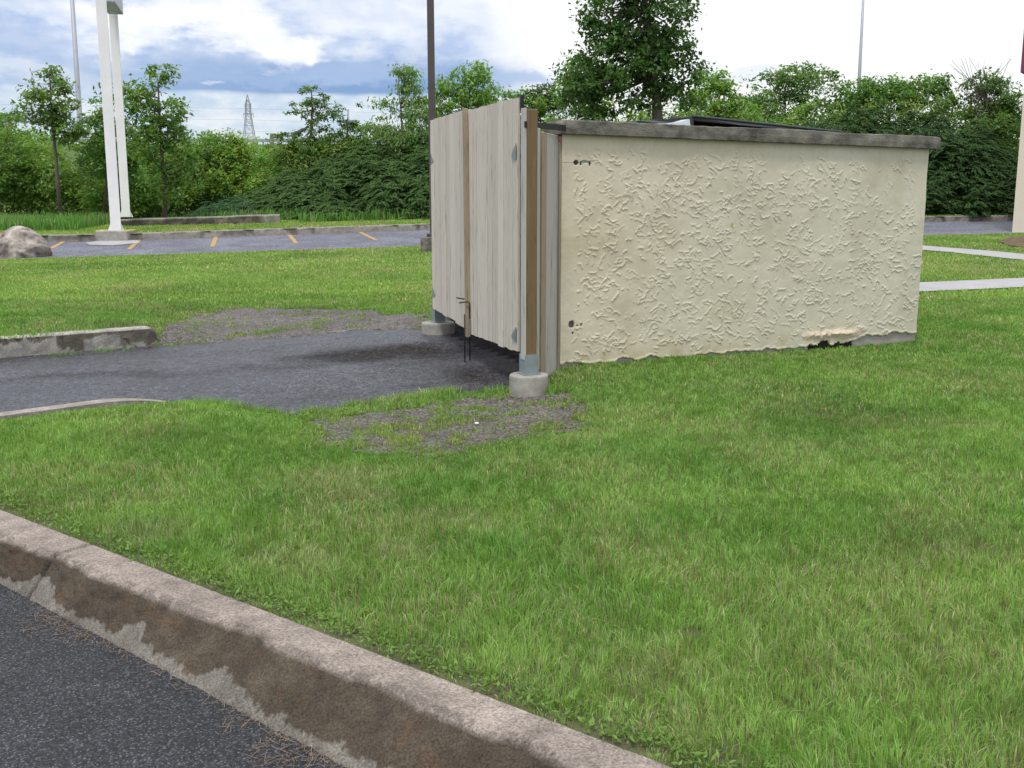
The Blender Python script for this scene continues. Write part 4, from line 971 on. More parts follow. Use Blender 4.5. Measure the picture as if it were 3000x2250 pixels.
# -- sumac thickets: layered drooping fronds
def sumac(label, Ys, outline, nfr, seed, col, vbot, ux):
    """outline: list of (u, vtop). fronds fill a mound between top outline and ground"""
    r = np.random.default_rng(seed); us, vt = zip(*outline); b = gv(ux, Ys + 1.0)
    root = empty('sumac_thicket', tuple(b), label, 'shrub'); Vs = []; Cs = []
    u = r.uniform(us[0], us[-1], nfr); q = r.random(nfr) ** .75; vtop = np.interp(u, us, vt) + r.normal(0, 7, nfr) + 26 * (vn(u, u * 0, 60, seed, 2) - .5) * 2
    v = vtop + (vbot - vtop) * q
    yy = Ys + 1.7 * (1 - q) ** 1.0 + 2.4 * (1 - q) ** 2 + r.normal(0, .3, nfr) + (vn(u, v, 70, seed + 4, 2) - .5) * 2.2       # mound leans back with height
    keepm = r.random(nfr) > .55 * np.clip((q - .55) / .45, 0, 1); u, v, yy, q = u[keepm], v[keepm], yy[keepm], q[keepm]; nfr = len(u)
    k = 0
    B = np.stack([(u - CX) / F, cos(PITCH) + (CY - v) / F * sin(PITCH), -sin(PITCH) + (CY - v) / F * cos(PITCH)], 1); B = B * (yy / B[:, 1])[:, None] + np.array([0, 0, CAMZ])
    th = r.normal(-pi / 2, 1.05, nfr); L = r.uniform(.28, .5, nfr); nl = 8
    D = np.stack([np.cos(th), np.sin(th), 0 * th], 1); Sd = np.stack([-np.sin(th), np.cos(th), 0 * th], 1); shade = r.uniform(.7, 1.35, nfr); dr = r.uniform(.25, .75, nfr)
    for m in range(nl):
        t = (m + .5) / nl; ctr = B + D * (L * t)[:, None] + np.array([0, 0, 1.]) * (L * (.25 * t - dr * t * t))[:, None]
        tang = D + np.array([0, 0, 1.]) * (.25 - 2 * dr * t)[:, None]; tang /= np.linalg.norm(tang, axis=1)[:, None]
        for s in (-1, 1):
            ll = (.125 * (1 - .45 * abs(t - .4)))
            e = ctr + (Sd * s * .9 + tang * .35 - np.array([0, 0, .30])) * ll; w_ = tang * .028
            Vs.append(np.stack([ctr, (ctr + e) / 2 + w_, e, (ctr + e) / 2 - w_], 1)); Cs.append(shade * r.uniform(.8, 1.2, nfr))
    V = np.concatenate(Vs).reshape(-1, 3); cl = np.repeat(np.concatenate(Cs), 4)
    z0 = HV(V[:, 0], V[:, 1])
    mesh('foliage', V, np.arange(len(V)).reshape(-1, 4), MAT['sumac'], root, colr=np.stack([col[0] * cl, col[1] * cl, col[2] * cl], 1))
    mb = MB()
    for k in range(60):
        uu = r.uniform(us[0] + 40, us[-1]); vtp = float(np.interp(uu, us, vt)); p1 = aty(uu, vtp + 110, Ys + 2.2); p0 = np.array([p1[0] + r.normal(0, .3), Ys + r.uniform(.6, 1.8), 0]); p0[2] = float(HV(p0[0], p0[1]))
        mb.tube([p0, (p0 + p1) / 2 + r.normal(0, .1, 3), p1], [.03, .024, .012], 5)
    mb.build('trunk', MAT['bark'], root); return root
sumac('dark glossy sumac thicket rising towards the gate, left of the plank gate', 37.2, [(690, 610), (760, 560), (850, 510), (950, 455), (1050, 432), (1150, 410), (1265, 388), (1400, 370), (1520, 390)], 13000, 71, (.058, .118, .030), 655, 1150)
sumac('dark sumac thicket arching over the kerb right of the stucco wall', 39.8, [(2330, 380), (2430, 335), (2520, 318), (2620, 322), (2720, 320), (2820, 350), (2900, 380), (2960, 430), (3060, 470), (3180, 520)], 13000, 72, (.042, .092, .026), 628, 2780)
sumac('small low sumac clump behind the long concrete block', 36.6, [(560, 630), (610, 590), (660, 572), (710, 580), (760, 610)], 500, 73, (.045, .10, .045), 650, 660)
# far off wood beyond the scrub: one continuous mass
def wood_mass():
    r = np.random.default_rng(3); n = 46000; x = r.uniform(-75, 75, n); y = r.uniform(50, 62, n); top = 2.6 + 1.8 * vn(x, y, 5, 3, 3) + .05 * np.clip(x, -8, 60)
    top = np.where((x < -6), top * .62, top)
    z = .6 + top * r.random(n) ** .6; V, Fq = mkleaves(np.stack([x, y, z], 1), .30, .4, 5, .6); j = r.uniform(.6, 1.25, n) * (.7 + .6 * vn(x, z, 2, 6, 2))
    cc = np.stack([.12 * j, .21 * j, .06 * j], 1); o = mesh('woodland', V, Fq, MAT['leaf'], colr=np.repeat(cc, 4, 0)); tag(o, 'green mass of woodland behind the scrub', 'woodland', kind='stuff')
wood_mass()
def far_trees():
    r = np.random.default_rng(8); n = 9000; x = r.uniform(-40, 75, n) * 1.0; y = r.uniform(170, 176, n); t = vn(x, x * 0, 6, 5, 3)
    z = 8.0 + 2.4 * np.clip(t - .30, 0, 1) * r.random(n) * np.clip((x + 40) / 25, .1, 1); V, Fq = mkleaves(np.stack([x, y, z], 1), .5, .3, 6, .7)
    cc = np.tile([.05, .085, .05], (len(V), 1)); tag(mesh('treetops', V, Fq, MAT['leaf'], colr=cc), 'distant bluish tree tops along the highway bank', 'woodland', kind='stuff')
far_trees()

# ---------------------------------------------------------------- grass
def blades(P, hgt, wid, col, seed, lean=.35):
    r = np.random.default_rng(seed); N = len(P); th = r.uniform(0, 2 * pi, N); ld = r.uniform(0, 2 * pi, N)
    S_ = np.stack([np.cos(th), np.sin(th), 0 * th], 1); Ld = np.stack([np.cos(ld), np.sin(ld), 0 * ld], 1); le = np.abs(r.normal(0, lean, N))[:, None]; cd = (vn(P[:, 0], P[:, 1], .12, 900, 2) - .5) * 18; Ld = Ld * .6 + .75 * np.stack([np.cos(cd), np.sin(cd), 0 * cd], 1); h = hgt[:, None]; w_ = wid[:, None]
    mid = P + EZ * h * .55 + Ld * h * le * .35; tip = P + EZ * h * (1 - .35 * le.clip(0, 1.2)) + Ld * h * le
    V = np.stack([P - S_ * w_ * .5, P + S_ * w_ * .5, mid - S_ * w_ * .42, mid + S_ * w_ * .42, tip], 1).reshape(-1, 3)
    i = np.arange(N)[:, None] * 5; Fc = np.concatenate([i + np.array([[0, 1, 2]]), i + np.array([[1, 3, 2]]), i + np.array([[2, 3, 4]])], 1).reshape(-1, 3)
    return V, Fc, np.repeat(col, 5, 0)
def grass_colour(x, y, r, straw=.14):
    n = len(x); big = vn(x, y, .9, 101, 3); med = vn(x, y, .28, 103, 2); st = vn(x, y, .45, 105, 3)
    g1, g2, g3 = np.array([.126, .272, .050]), np.array([.262, .428, .102]), np.array([.42, .41, .22])
    t = np.clip(.5 + (big - .5) * 1.1 + (med - .5) * .8 + r.normal(0, .22, n), 0, 1)[:, None]
    c_ = g1 * (1 - t) + g2 * t; s = (r.random(n) < straw * np.clip(.2 + (st - .38) * 6, .15, 3))[:, None]
    c_ = np.where(s, g3 * r.uniform(.6, 1.15, (n, 1)), c_); 
    sp_ = (spot(x, y, 's') * .62 * r.uniform(.3, 1.2, n))[:, None].clip(0, 1); c_ = c_ * (1 - .2 * spot(x, y, 'd'))[:, None]; c_ = c_ * (1 - sp_) + sp_ * np.array([.31, .33, .17])
    return c_ * r.uniform(.7, 1.3, (n, 1))
SPOTS = [(*atz(u, v, .15)[:2], r_, k_) for u, v, r_, k_ in [(960, 1400, .30, 's'), (1080, 1450, .22, 's'), (420, 1560, .20, 's'), (900, 1640, .25, 's'), (1290, 1510, .22, 'd'), (2500, 1250, .6, 'd'), (1150, 1620, .16, 's'), (2040, 1860, .055, 'b'), (1000, 1585, .05, 's'), (2370, 1670, .02, 'b'), (1900, 1980, .15, 's'), (2700, 1600, .3, 'd'), (500, 1300, .4, 'd')]]
def spot(x, y, kind):
    m = np.zeros(len(x))
    for a, b, r_, k_ in SPOTS:
        if k_ == kind: m = np.maximum(m, np.clip(1.4 - np.hypot(x - a, (y - b) * 1.3) / r_ + (vn(x, y, .1, 44, 2) - .5), 0, 1))
    return m
def scatter(n, x0, x1, y0, y1, keep, r, hf):
    x = r.uniform(x0, x1, n); y = r.uniform(y0, y1, n); k = keep(x, y) ; x, y = x[k], y[k]; return x, y
def visible(x, y, m=.6):
    return np.abs(x) < (CX / F) * (y + .3) + m
GR = np.random.default_rng(77); Gv = []; Gf = []; Gc = []; gn_ = 0
def addgrass(x, y, z, h, w_, c_, seed, lean=.35):
    global gn_
    V, Fc, cc = blades(np.stack([x, y, z], 1), h, w_, c_, seed, lean); Gv.append(V); Gf.append(Fc + gn_); Gc.append(cc); gn_ += len(V)
in_walk = lambda x, y: np.zeros(len(x), bool)
def lawnmask(x, y):
    wx_ = x + (vn(x, y, .15, 201, 2) - .5) * .12; wy_ = y + (vn(x, y, .15, 202, 2) - .5) * .12
    ok = keep_lawn(x, y) & visible(x, y) & (lawn_side(x, y) > .0)
    sparse = ragged(patch_front)(x, y) | ragged(patch_back)(x, y)
    tuft = vn(x, y, .16, 210, 3) > np.where(y > 9.5, .68, .55)
    ok = ok & (np.random.default_rng(2).random(len(x)) > spot(x, y, 'b'))
    for wp in WALKS: ok &= ~inpoly(x, y, wp)
    return ok & (~sparse | (tuft & (np.random.default_rng(1).random(len(x)) < .55)))
for (y0, y1, dens, hh, ww, sd_) in [(1.2, 3.4, 27000, .046, .0025, 1), (3.4, 4.6, 21000, .045, .0030, 2), (4.6, 6.5, 14500, .040, .0038, 3), (6.5, 9, 8600, .038, .0058, 4), (9, 14, 4200, .036, .0085, 5)]:
    hw = .4839 * (y1 + .3) + .6; n = int(dens * 2 * hw * (y1 - y0)); x, y = scatter(n, -hw, hw, y0, y1, lawnmask, GR, H)
    sp = in_patch(x, y); ed = np.clip(lawn_side(x, y) / .12, .35, 1) * np.clip(.4 + 2.5 * joindist(x, y), .4, 1) * np.clip(.45 + 2.5 * np.abs((np.stack([x, y], 1) - KB1) @ np.array([-KBD[1], KBD[0]])), .45, 1) ** ((x < KB1[0]) & (np.abs(y - 7) < 2))
    if y0 < 4.6:   # thin, patchy turf along the kerb
        thin = GR.random(len(x)) < np.clip(.45 + lawn_side(x, y) * 1.6 + (vn(x, y, .14, 230, 2) - .4) * 1.6, .12, 1); x, y, sp, ed = x[thin], y[thin], sp[thin], ed[thin]
    h = hh * GR.uniform(.55, 1.35, len(x)) * (.75 + .55 * vn(x, y, .35, 220, 2)) * ed * np.where(sp, .75, 1)
    c_ = grass_colour(x, y, GR, .14); c_ = np.where(sp[:, None], c_ * np.array([1.1, .95, .9]), c_)
    addgrass(x, y, bumpH(x, y) + np.where(sp, .008, -.003), h, ww * GR.uniform(.6, 1.3, len(x)), c_, sd_, .55)
def sheet_keep(x, y):
    ok = (y < edge_y(x) - .02) & visible(x, y, 1.5)
    for wp in WALKS: ok &= ~inpoly(x, y, wp)
    return ok
for (y0, y1, dens, ww, sd_) in [(14, 20, 1500, .016, 6), (20, 32, 560, .026, 7)]:
    hw = .4839 * y1 + 1.5; n = int(dens * 2 * hw * (y1 - y0)); x, y = scatter(n, -hw, hw, y0, y1, sheet_keep, GR, H)
    addgrass(x, y, H(x, y), .045 * GR.uniform(.6, 1.3, len(x)), ww * GR.uniform(.6, 1.3, len(x)), grass_colour(x * .4, y * .4, GR, .12) * np.array([1.3, 1.15, 1.3]), sd_, .4)
# longer fringe at the asphalt edges and round the enclosure foot
def fringe(pts, n, wdt, h0, seed, zf=H, col=None, inward=0):
    pts = np.array(pts); r = np.random.default_rng(seed); seg = np.linalg.norm(np.diff(pts, axis=0), axis=1); t = r.uniform(0, seg.sum(), n); cs = np.concatenate([[0], np.cumsum(seg)])
    x = np.interp(t, cs, pts[:, 0]) + r.normal(0, wdt, n); y = np.interp(t, cs, pts[:, 1]) + r.normal(0, wdt, n); d_ = vn(t, t * 0, .2, seed, 2) > .42; x, y = x[d_], y[d_]
    k = ~inpoly(x, y, encl); x, y = x[k], y[k]
    cc = grass_colour(x, y, r, .12); 
    if col is not None: cc = cc * np.array(col)
    addgrass(x, y, np.maximum(zf(x, y), 0), h0 * r.uniform(.4, 1.4, len(x)), .0045 * r.uniform(.7, 1.5, len(x)), cc, seed + 1, .7)
fringe([d_lo[k] for k in range(0, 9)], 5200, .05, .055, 301, HD)
fringe([p[:2] for p in [E(0, -.03), E(2.4, -.03)]], 3300, .03, .045, 305)
fringe([p[:2] for p in [E(2.4, -.06), E(3.1, -.06)]], 900, .02, .022, 315)
fringe([p[:2] for p in [E(3.1, -.03), E(WL, -.03)]], 900, .03, .045, 316)
fringe([atz(u, v, .01)[:2] for u, v in [(130, 1042), (462, 1014), (640, 1004), (660, 1000)]], 900, .035, .04, 307, lambda x, y: np.full(len(x), .0))
fringe([atz(u, v, .02)[:2] for u, v in [(770, 992), (860, 984), (975, 970)]], 2600, .07, .05, 309, HD, (1.1, 1.1, 1))
fringe([atz(u, v, .02)[:2] for u, v in [(1195, 972), (1245, 968)]], 900, .05, .05, 311, HD)
fringe([pn + np.array([-.18, -.1]), pn + np.array([.0, -.2]), pn + np.array([.2, -.1]), C0 + np.array([-.03, -.05])], 1600, .04, .06, 313)
o = mesh('grass', np.concatenate(Gv), np.concatenate(Gf), MAT['grass'], colr=np.concatenate(Gc)); tag(o, 'mown green lawn grass with straw-coloured blades', 'grass', kind='stuff')
# verge turf and rough tall grass beyond the parking
Gv = []; Gf = []; Gc = []; gn_ = 0; n = 90000
x = GR.uniform(-24, 24, n); y = krb_y(x) + .15 + GR.random(n) * 5.2; k = visible(x, y, 2); x, y = x[k], y[k]; dd = y - krb_y(x)
tall = dd > np.interp(x, [-24, -11, -9, 24], [1.4, 2.0, 2.6, 2.8]); tall &= ~((x > -13.2) & (x < -7.0) & (y < 35.9 + (x + 13) * .17)); cc = grass_colour(x * .5, y * .5, GR, .2)
und = (x > -7) & (dd > 2.9); tall &= ~und; kp = ~und | (GR.random(len(x)) < .25); x, y, tall, cc, und = x[kp], y[kp], tall[kp], cc[kp] * np.where(und[kp], .5, 1.)[:, None], und[kp]  # sparse grass under the thicket, its shade painted into the blade colour
cc = np.where(tall[:, None], cc * np.array([.7, .85, .8]), cc * np.array([1.25, 1.1, 1.1]))
addgrass(x, y, HV(x, y), np.where(tall, .42, .05) * GR.uniform(.4, 1.2, len(x)), np.where(tall, .03, .035) * GR.uniform(.6, 1.2, len(x)), cc, 401, .3)
o = mesh('grass', np.concatenate(Gv), np.concatenate(Gf), MAT['grass'], colr=np.concatenate(Gc)); tag(o, 'rough tall grass and short verge behind the parking area', 'grass', kind='stuff')
# small broad-leaved weeds at the kerb, patch and piers
Wp = []; r = np.random.default_rng(55)
def weed_at(x, y, z, R, n):
    for _ in range(n):
        a = r.uniform(0, 2 * pi); q = R * math.sqrt(r.random()); Wp.append((x + q * cos(a), y + q * sin(a), z + .02 * r.random()))
for k in range(420):
    s = r.uniform(-.2, 4.2); n_ = float(kline(pi_, s)) + abs(r.normal(0, .06)) + .02; p = inner[0] + kd * s + kn * n_; weed_at(*p, float(H(*p)) + .008, .035, 7)
for k in range(150):
    t = r.random(); a = patch_front[r.integers(len(patch_front))]; p = a + r.normal(0, .10, 2)
    if not inpoly(np.array([p[0]]), np.array([p[1]]), drive_poly)[0]: weed_at(*p, float(H(*p)) + .02, .05, 9)
for k in range(260):
    p = atz(r.uniform(880, 1720), r.uniform(1195, 1345), .09)[:2]; weed_at(*p, float(bumpH(*p)) + .018, .05, 8)
for k in range(50):
    p = atz(r.uniform(500, 660), r.uniform(960, 1005), .05)[:2]; weed_at(*p, float(bumpH(*p)) + .018, .07, 9)
Wp = np.array(Wp); V, Fq = mkleaves(Wp, .022, -.35, 9, .36); j = r.uniform(.6, 1.25, len(Wp)); cc = np.stack([.15 * j, .26 * j, .05 * j], 1)
tag(mesh('weeds', V, Fq, MAT['grass'], colr=np.repeat(cc, 4, 0)), 'small leafy weeds along the kerb and round the gravel patch', 'weeds', kind='stuff')
# dry litter against the kerb foot and on the patch
Lp = []; Lc = []; n = 3400; s = r.uniform(-1.0, 4.5, n); cl = vn(s, s * 0, .16, 66, 2); off = -np.abs(r.normal(0, .045, n)) * (.5 + 1.6 * np.clip(cl - .4, 0, 1) * 2.5)
kk = r.random(n) < .15 + 1.3 * np.clip(cl - .35, 0, 1) * 2; s, off = s[kk], off[kk]; n_ = kline(pb_, s) + off; P = np.stack([inner[0][0] + kd[0] * s + kn[0] * n_, inner[0][1] + kd[1] * s + kn[1] * n_, .003 + .006 * r.random(len(s))], 1)
P2 = np.array([(*atz(r.uniform(880, 1700), r.uniform(1215, 1335), .09)[:2], 0) for _ in range(6500)]); P2[:, 2] = bumpH(P2[:, 0], P2[:, 1]) + .017
P2 = P2[vn(P2[:, 0], P2[:, 1], .25, 67, 2) > .42]
Pa = np.concatenate([P, P2]); N = len(Pa); th = r.uniform(0, 2 * pi, N); L = r.uniform(.012, .055, N); D = np.stack([np.cos(th), np.sin(th), r.normal(0, .12, N)], 1) * L[:, None]; Sd = np.stack([-np.sin(th), np.cos(th), 0 * th], 1) * .0007
V = np.stack([Pa - Sd, Pa + Sd, Pa + D + Sd, Pa + D - Sd], 1).reshape(-1, 3); j = r.uniform(.4, 1.3, N); cc = np.stack([.24 * j, .17 * j, .12 * j], 1)
tag(mesh('dry_litter', V, np.arange(4 * N).reshape(-1, 4), MAT['dry'], colr=np.repeat(cc, 4, 0)), 'brown dry needles and grass clippings along the kerb foot and on the gravel', 'litter', kind='stuff')
# loose stones
def rock(name, c_, rad, mat, label, cat, seed, sub=2, colr=None, squash=.7, rough=.28, shape=None):
    import bmesh
    bm = bmesh.new(); bmesh.ops.create_icosphere(bm, subdivisions=sub, radius=1.0); V = np.array([v.co[:] for v in bm.verts]); Fs = [[v.index for v in f.verts] for f in bm.faces]; bm.free()
    rr = np.random.default_rng(seed)
    for _ in range(9):
        d = rr.normal(size=3); d /= np.linalg.norm(d); h = rr.uniform(.62, .9); q = V @ d; V = V - np.outer(np.clip(q - h, 0, None), d) * .85
    nz = (vn(V[:, 0] + 5, V[:, 1] + V[:, 2] * 1.7, .5, seed, 3) - .5) * rough; V = V * (1 + nz)[:, None]
    V = V * np.array(rad)
    if shape is not None: V = shape(V)
    V[:, 2] = np.maximum(V[:, 2], -.25 * rad[2]); V = V + np.array(c_)
    col = colr(V) if colr else None
    return solo(name, V, np.array(Fs), mat, label, cat, colr=col, smooth=sub > 3)
p = atz(1232, 1186, .04); rock('stone', (p[0], p[1], .05), (.04, .03, .025), MAT['stone'], 'reddish stone on the drive edge, nearer the asphalt', 'stone', 1)
p = atz(1424, 1176, .07); rock('stone', (p[0], p[1], .085), (.035, .025, .018), MAT['stone'], 'small reddish stone in the grass left of the near concrete pier', 'stone', 2)
p = atz(1397, 1252, .09); rock('stone', (p[0], p[1], float(bumpH(p[0], p[1])) + .02), (.016, .012, .008), MAT['paper'], 'tiny white pebble on the gravel patch', 'stone', 3)
# ---------------------------------------------------------------- boulder
bp = hit(66, 757, H); yb = bp[1] + .55; k = yb / F
def bcol(V):
    t = vn(V[:, 0] + V[:, 2] * .3, V[:, 2] - V[:, 0] * .6, .22, 8, 4)[:, None]; q = vn(V[:, 0] - V[:, 2], V[:, 1] + V[:, 2], .12, 12, 3)[:, None]
    c_ = np.array([.30, .27, .245]) * (.6 + .8 * t); c_ = np.where(t < .36, c_ * np.array([.92, .80, .74]), c_); return np.where(q > .62, c_ * 1.3, np.where(q < .36, c_ * .55, c_))
def bshape(V):
    x = V[:, 0] / .66; z = V[:, 2]; s = np.clip(1.0 - .42 * np.clip(x, 0, 1.2) ** 1.4 - .25 * np.clip(-x - .2, 0, 1) , .3, 1); V = V.copy(); V[:, 2] = np.where(z > 0, z * s, z); return V
cz = aty(62, 715, yb)
rock('boulder', (cz[0], yb, float(H(cz[0], yb)) + .10), (.76, .55, .66), MAT['kerb'], 'large grey granite boulder on the back lawn edge at far left', 'boulder', 12, 5, bcol, 1, .22, bshape)
# ---------------------------------------------------------------- sign posts with cabinet
sg = empty('pylon_sign', (*aty(335, 680, 31.2)[:2], .2), 'tall sign on two white square posts with pale metal cabinet, behind the parking kerb', 'sign')
def taper_post(u0, v0, u1, v1, Yp, wdt, dth, nm='post'):
    p0, p1 = aty(u0, v0, Yp), aty(u1, v1, Yp); c_ = (p0[:2] + p1[:2]) / 2; zt = p1[2] + .6
    rx = np.array([Yp, -c_[0], 0.]) / math.hypot(Yp, c_[0]); m_ = MB(); m_.box((c_[0], Yp, (p0[2] + zt) / 2), rx, np.cross(EZ, rx), EZ, wdt / 2, dth / 2, (zt - p0[2]) / 2, .012)
    # flared foot with gusset plates
    z0 = p0[2]
    for sx in (-1, 1): m_.prism([(c_[0] + sx * wdt / 2, Yp - .01, z0), (c_[0] + sx * (wdt / 2 + .09), Yp - .01, z0), (c_[0] + sx * wdt / 2, Yp - .01, z0 + .22)], (0, .02, 0))
    o = m_.build(nm, MAT['white'], sg); m_ = MB(); m_.box((c_[0], Yp, z0 - .015), EX, EY, EZ, wdt / 2 + .14, dth / 2 + .12, .017)
    m_.build('base_plate', MAT['white'], o); return c_, z0, zt, o
yf, yr = 31.15, 34.0
cf, z0f, ztf, of = taper_post(336, 676, 300, 0, yf, .29, .29)
cr, z0r, ztr, orr = taper_post(366, 636, 333, 0, yr, .26, .26)
mb = MB(); mb.box((cr[0], yr, aty(360, 415, yr)[2]), np.array([yr, -cr[0], 0]), np.array([cr[0], yr, 0]), EZ, .134, .134, .02); mb.build('rust_seam', MAT['rust'], orr)
mb = MB(); zc = aty(340, 31, 33)[2]; mb.box(((cf[0] + cr[0]) / 2 + .10, (yf + yr) / 2 + .05, zc + 1.3), np.array([cr[0] - cf[0], yr - yf, 0]), np.array([-(yr - yf), cr[0] - cf[0], 0]), EZ, 1.1, .22, 1.3, .02)
cab = mb.build('cabinet', MAT['greyp'], sg)
mb = MB(); mb.box((cf[0], yf + .02, (z0f + .10 - .3) / 2 + .05), EX, EY, EZ, .45, .42, (z0f + .0) / 2 + .06, .02); pedf = mb.build('footing', MAT['concrete'], sg)
# yellow-painted corners of the front footing
fy = M_simple('faded_yellow', (.55, .45, .2), .8, 0, .5, 12)
for sx in (-1, 1): MB().box((cf[0] + sx * .36, yf - .02, z0f - .005), EX, EY, EZ, .10, .36, .03, .01).build('corner_paint', fy, sg)
# concrete apron stain slab in front of sign
P = [hit(u, v, HL) for u, v in [(250, 712), (300, 704), (400, 704), (412, 712), (330, 720), (262, 718)]]
tag(mesh('concrete_apron', [(q[0], q[1], float(HL(q[0], q[1])) + .012) for q in P], [tuple(range(len(P)))], MAT['walk']), kind='structure')
# long concrete block behind the verge
p0, p1 = aty(352, 660, 34.3), aty(820, 650, 35.3); p0[2] = float(HV(p0[0], 34.3)) - .05; d = p1[:2] - p0[:2]; L = np.linalg.norm(d); d /= L
path = np.array([p0[:2] + d * L * k / 160 for k in range(161)]); zt = [aty(352, 643, 34.3)[2], aty(820, 628, 35.3)[2]]
def prof(i, s):
    z = zt[0] + (zt[1] - zt[0]) * i / 160 + (float(vn(s, 0, .8, 3, 3)) - .5) * .03; return [(0, p0[2]), (0, p0[2] + .12), (0, z - .14), (0, z - .05), (.02, z), (.55, z), (.57, p0[2])]
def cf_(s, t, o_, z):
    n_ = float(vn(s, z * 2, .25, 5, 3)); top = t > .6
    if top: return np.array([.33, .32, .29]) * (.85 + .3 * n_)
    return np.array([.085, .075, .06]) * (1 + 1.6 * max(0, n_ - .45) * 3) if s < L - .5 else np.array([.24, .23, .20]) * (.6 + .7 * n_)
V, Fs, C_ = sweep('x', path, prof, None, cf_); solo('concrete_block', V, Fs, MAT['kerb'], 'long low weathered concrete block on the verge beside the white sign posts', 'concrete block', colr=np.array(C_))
# ---------------------------------------------------------------- lamp post behind the gate
yl = 25.4; lp = aty(1270, 690, yl); zg = float(H(lp[0], yl)); lo = empty('lamp_post', (lp[0], yl, zg), 'tall dark square lamp post on a concrete base, left edge of the plank gate', 'lamp post')
mb = MB(); mb.box((lp[0], yl, zg + 4.4), EX, EY, EZ, .078, .078, 4.1, .008); mb.build('pole', MAT['brownp'], lo)
mb = MB(); mb.box((lp[0] - .0, yl, zg + .40), EX, EY, EZ, .15, .15, .04, .01); mb.build('base_plate', MAT['brownp'], lo)
mb = MB(); mb.box((lp[0] - .02, yl, zg + .12), EX, EY, EZ, .27, .27, .24, .02); mb.build('footing', MAT['cap'], lo)
mb = MB(); mb.box((lp[0] + .5, yl, zg + 8.45), EX, EY, EZ, .42, .2, .09, .03); mb.build('lamp_head', MAT['brownp'], lo)
mb = MB(); mb.tube([(lp[0], yl, zg + 8.45), (lp[0] + .15, yl, zg + 8.45)], .04, 8); mb.build('arm', MAT['brownp'], lo)
# high masts by the highway
def mast(u0, v0, u1, Ym, w0, w1, label):
    p0, p1 = aty(u0, v0, Ym), aty(u1, 0, Ym); x0 = p0[0]; z0 = 1.0 if Ym < 160 else 7; zt = p1[2] + 6
    m_ = empty('high_mast', (x0, Ym, z0), label, 'mast', 'high masts along the highway')
    mb = MB(); mb.tube([(x0, Ym, z0), (x0, Ym, p0[2]), (x0 + (p1[0] - x0) * .3, Ym, zt)], [w0, w0 * .95, w1], 12); mb.build('pole', MAT['mast'], m_, True)
    mb = MB(); mb.tube([(x0 + (p1[0] - x0) * .3, Ym, zt - .1), (x0 + (p1[0] - x0) * .3, Ym, zt + .35)], [.9, .7], 12); mb.build('lamp_ring', MAT['mast'], m_, True)
mast(239, 430, 222, 110, .30, .17, 'thick pale grey mast left of the white sign posts')
mast(2516, 258, 2523, 160, .28, .12, 'thin grey mast rising behind the trees right of the maple')
# ---------------------------------------------------------------- highway guard rail, pylon, wires, chimney
gr = MB(); gr.box((-30, 150.5, 8.75), EX, EY, EZ, 110, .12, .22)
for k in range(100): gr.box((-138 + k * 2.2, 150.7, 8.5), EX, EY, EZ, .08, .08, .45)
solo('guard_rail', np.concatenate(gr.v), gr.f, MAT['guard'], 'long grey guard rail along the highway bank on the skyline', 'guard rail')
Yp = 420.; py = empty('lattice_pylon', tuple(aty(730, 445, Yp)), 'steel lattice power pylon on the skyline, left of the chimney', 'pylon')
def lvl(v): return aty(730, v, Yp)[2]
mb = MB(); cxp = aty(730, 400, Yp)[0]; lv = [(442, 2.75), (415, 2.2), (390, 1.75), (368, 1.4), (350, 1.15), (332, .95), (318, .88), (305, .82), (292, .45), (277, .05)]
for (v0, h0), (v1, h1) in zip(lv[:-1], lv[1:]):
    z0, z1 = lvl(v0), lvl(v1); c4 = lambda h, z: [np.array([cxp + sx * h, Yp + sy * h, z]) for sx, sy in ((-1, -1), (1, -1), (1, 1), (-1, 1))]; A4, B4 = c4(h0, z0), c4(h1, z1)
    for i in range(4):
        mb.tube([A4[i], B4[i]], .13, 4); mb.tube([A4[i], B4[(i + 1) % 4]], .07, 4); mb.tube([A4[(i + 1) % 4], B4[i]], .07, 4); mb.tube([B4[i], B4[(i + 1) % 4]], .06, 4)
mb.build('lattice', MAT['mast'], py)
for v, h in ((334, 2.0), (305, 1.2)):
    m_ = MB(); z = lvl(v); m_.tube([(cxp - h, Yp, z), (cxp + h, Yp, z)], .12, 4)
    for s in (-1, 1): m_.tube([(cxp + s * h, Yp, z), (cxp + s * h, Yp, z - 1.5)], .09, 4); m_.tube([(cxp + s * h, Yp, z), (cxp + s * .5, Yp, z + 1.0)], .08, 4)
    m_.build('cross_arm', MAT['mast'], py)
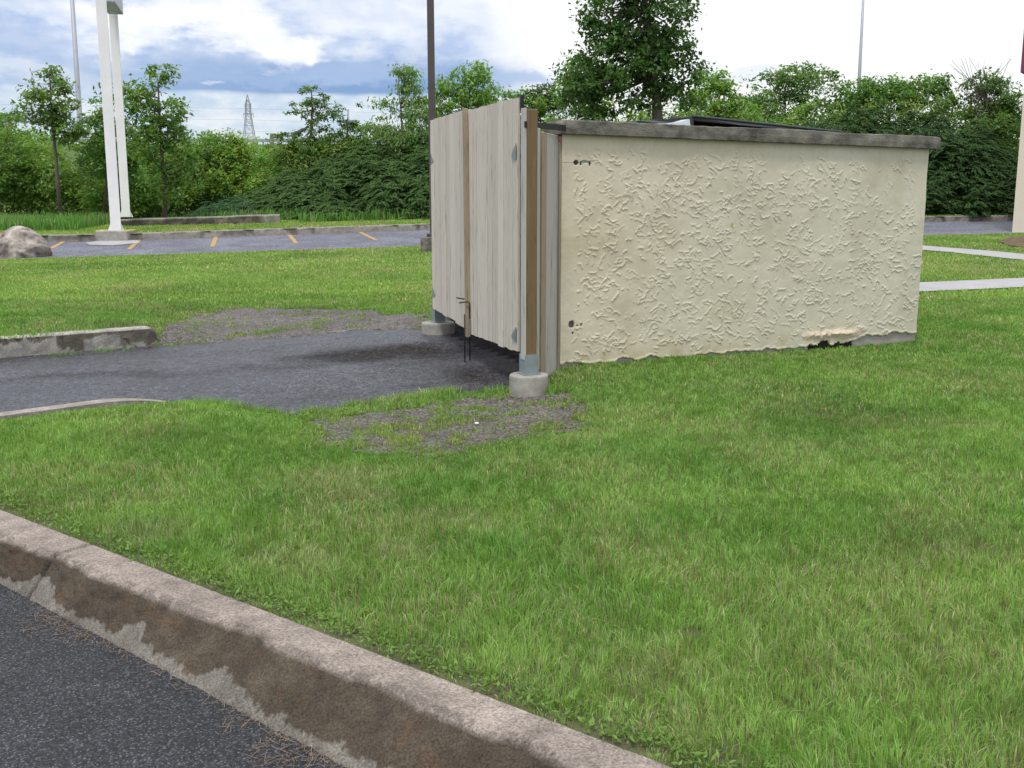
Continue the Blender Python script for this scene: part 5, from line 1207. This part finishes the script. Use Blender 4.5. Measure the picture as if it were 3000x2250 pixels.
for v, s0 in ((318, 0), (351, 1), (384, 0)):
    for s in (-1, 1):
        m_ = MB(); z = lvl(v) ; pts = [(cxp + s * (1.2 + 13 * k), Yp + 14 * k * .3 * s, z + .0075 * (k * (k - 12)) * 2.0) for k in range(0, 13)]; m_.tube(pts, .04, 3); m_.build('wire', MAT['mast'], py)
ch = MB(); c_ = aty(797, 430, 300); ch.tube([(c_[0], 300, 5), (c_[0], 300, aty(797, 405, 300)[2]), (c_[0], 300, aty(797, 391, 300)[2])], [.62, .55, .45], 12); ch.single('chimney', MAT['cap'], 'short dark chimney on the skyline right of the lattice pylon', 'chimney')
# ---------------------------------------------------------------- building at the right
yb = 33.0; e0 = aty(2964, 692, yb); zt = aty(2985, 213, yb)[2]
bd = empty('building', (e0[0], yb, .2), 'cream stucco building corner with a maroon upper band at the right edge', 'building')
rb = np.array([.56, .83]); rr_ = np.array([.97, -.22]); e2 = e0[:2]
def foot_poly(g): return [e2 - rb * g - rr_ * g, e2 + rr_ * 9 - rb * g, e2 + rr_ * 9 + rb * 9, e2 + rb * 9 - rr_ * g]
mb = MB(); mb.prism([(*p, -.05) for p in foot_poly(0)], (0, 0, zt + .05)); mesh('wall', np.concatenate(mb.v), mb.f, MAT['stucco'], bd, colr=const_col(mb, (.66, .60, .50)))
mb = MB(); mb.prism([(*p, .0) for p in foot_poly(.05)], (0, 0, .40)); mb.build('plinth', MAT['concrete'], bd)
mb = MB(); mb.prism([(*p, zt) for p in foot_poly(.12)], (0, 0, 4.8)); mb.build('fascia', MAT['maroon'], bd)
b = np.array([e0[0] + .55, yb - 1.4, .3])
plant('garden_shrub', 'small pale flowering shrub in mulch at the foot of the cream building corner', 'shrub', b, [(b + np.array([0, 0, .35]), (.42, .4, .38))], 30, 40, .09, .08, (.16, .19, .09), 801, trad=.02, branch=8)
P = [hit(u, v, H) for u, v in [(2925, 712), (2960, 697), (3040, 697), (3060, 735), (2960, 724)]]
tag(mesh('mulch_bed', [(q[0], q[1], float(H(q[0], q[1])) + .04) for q in P], [tuple(range(len(P)))], M_simple('mulch', (.13, .07, .05), .95, 0, .5, 12, .6, 30)), kind='structure')
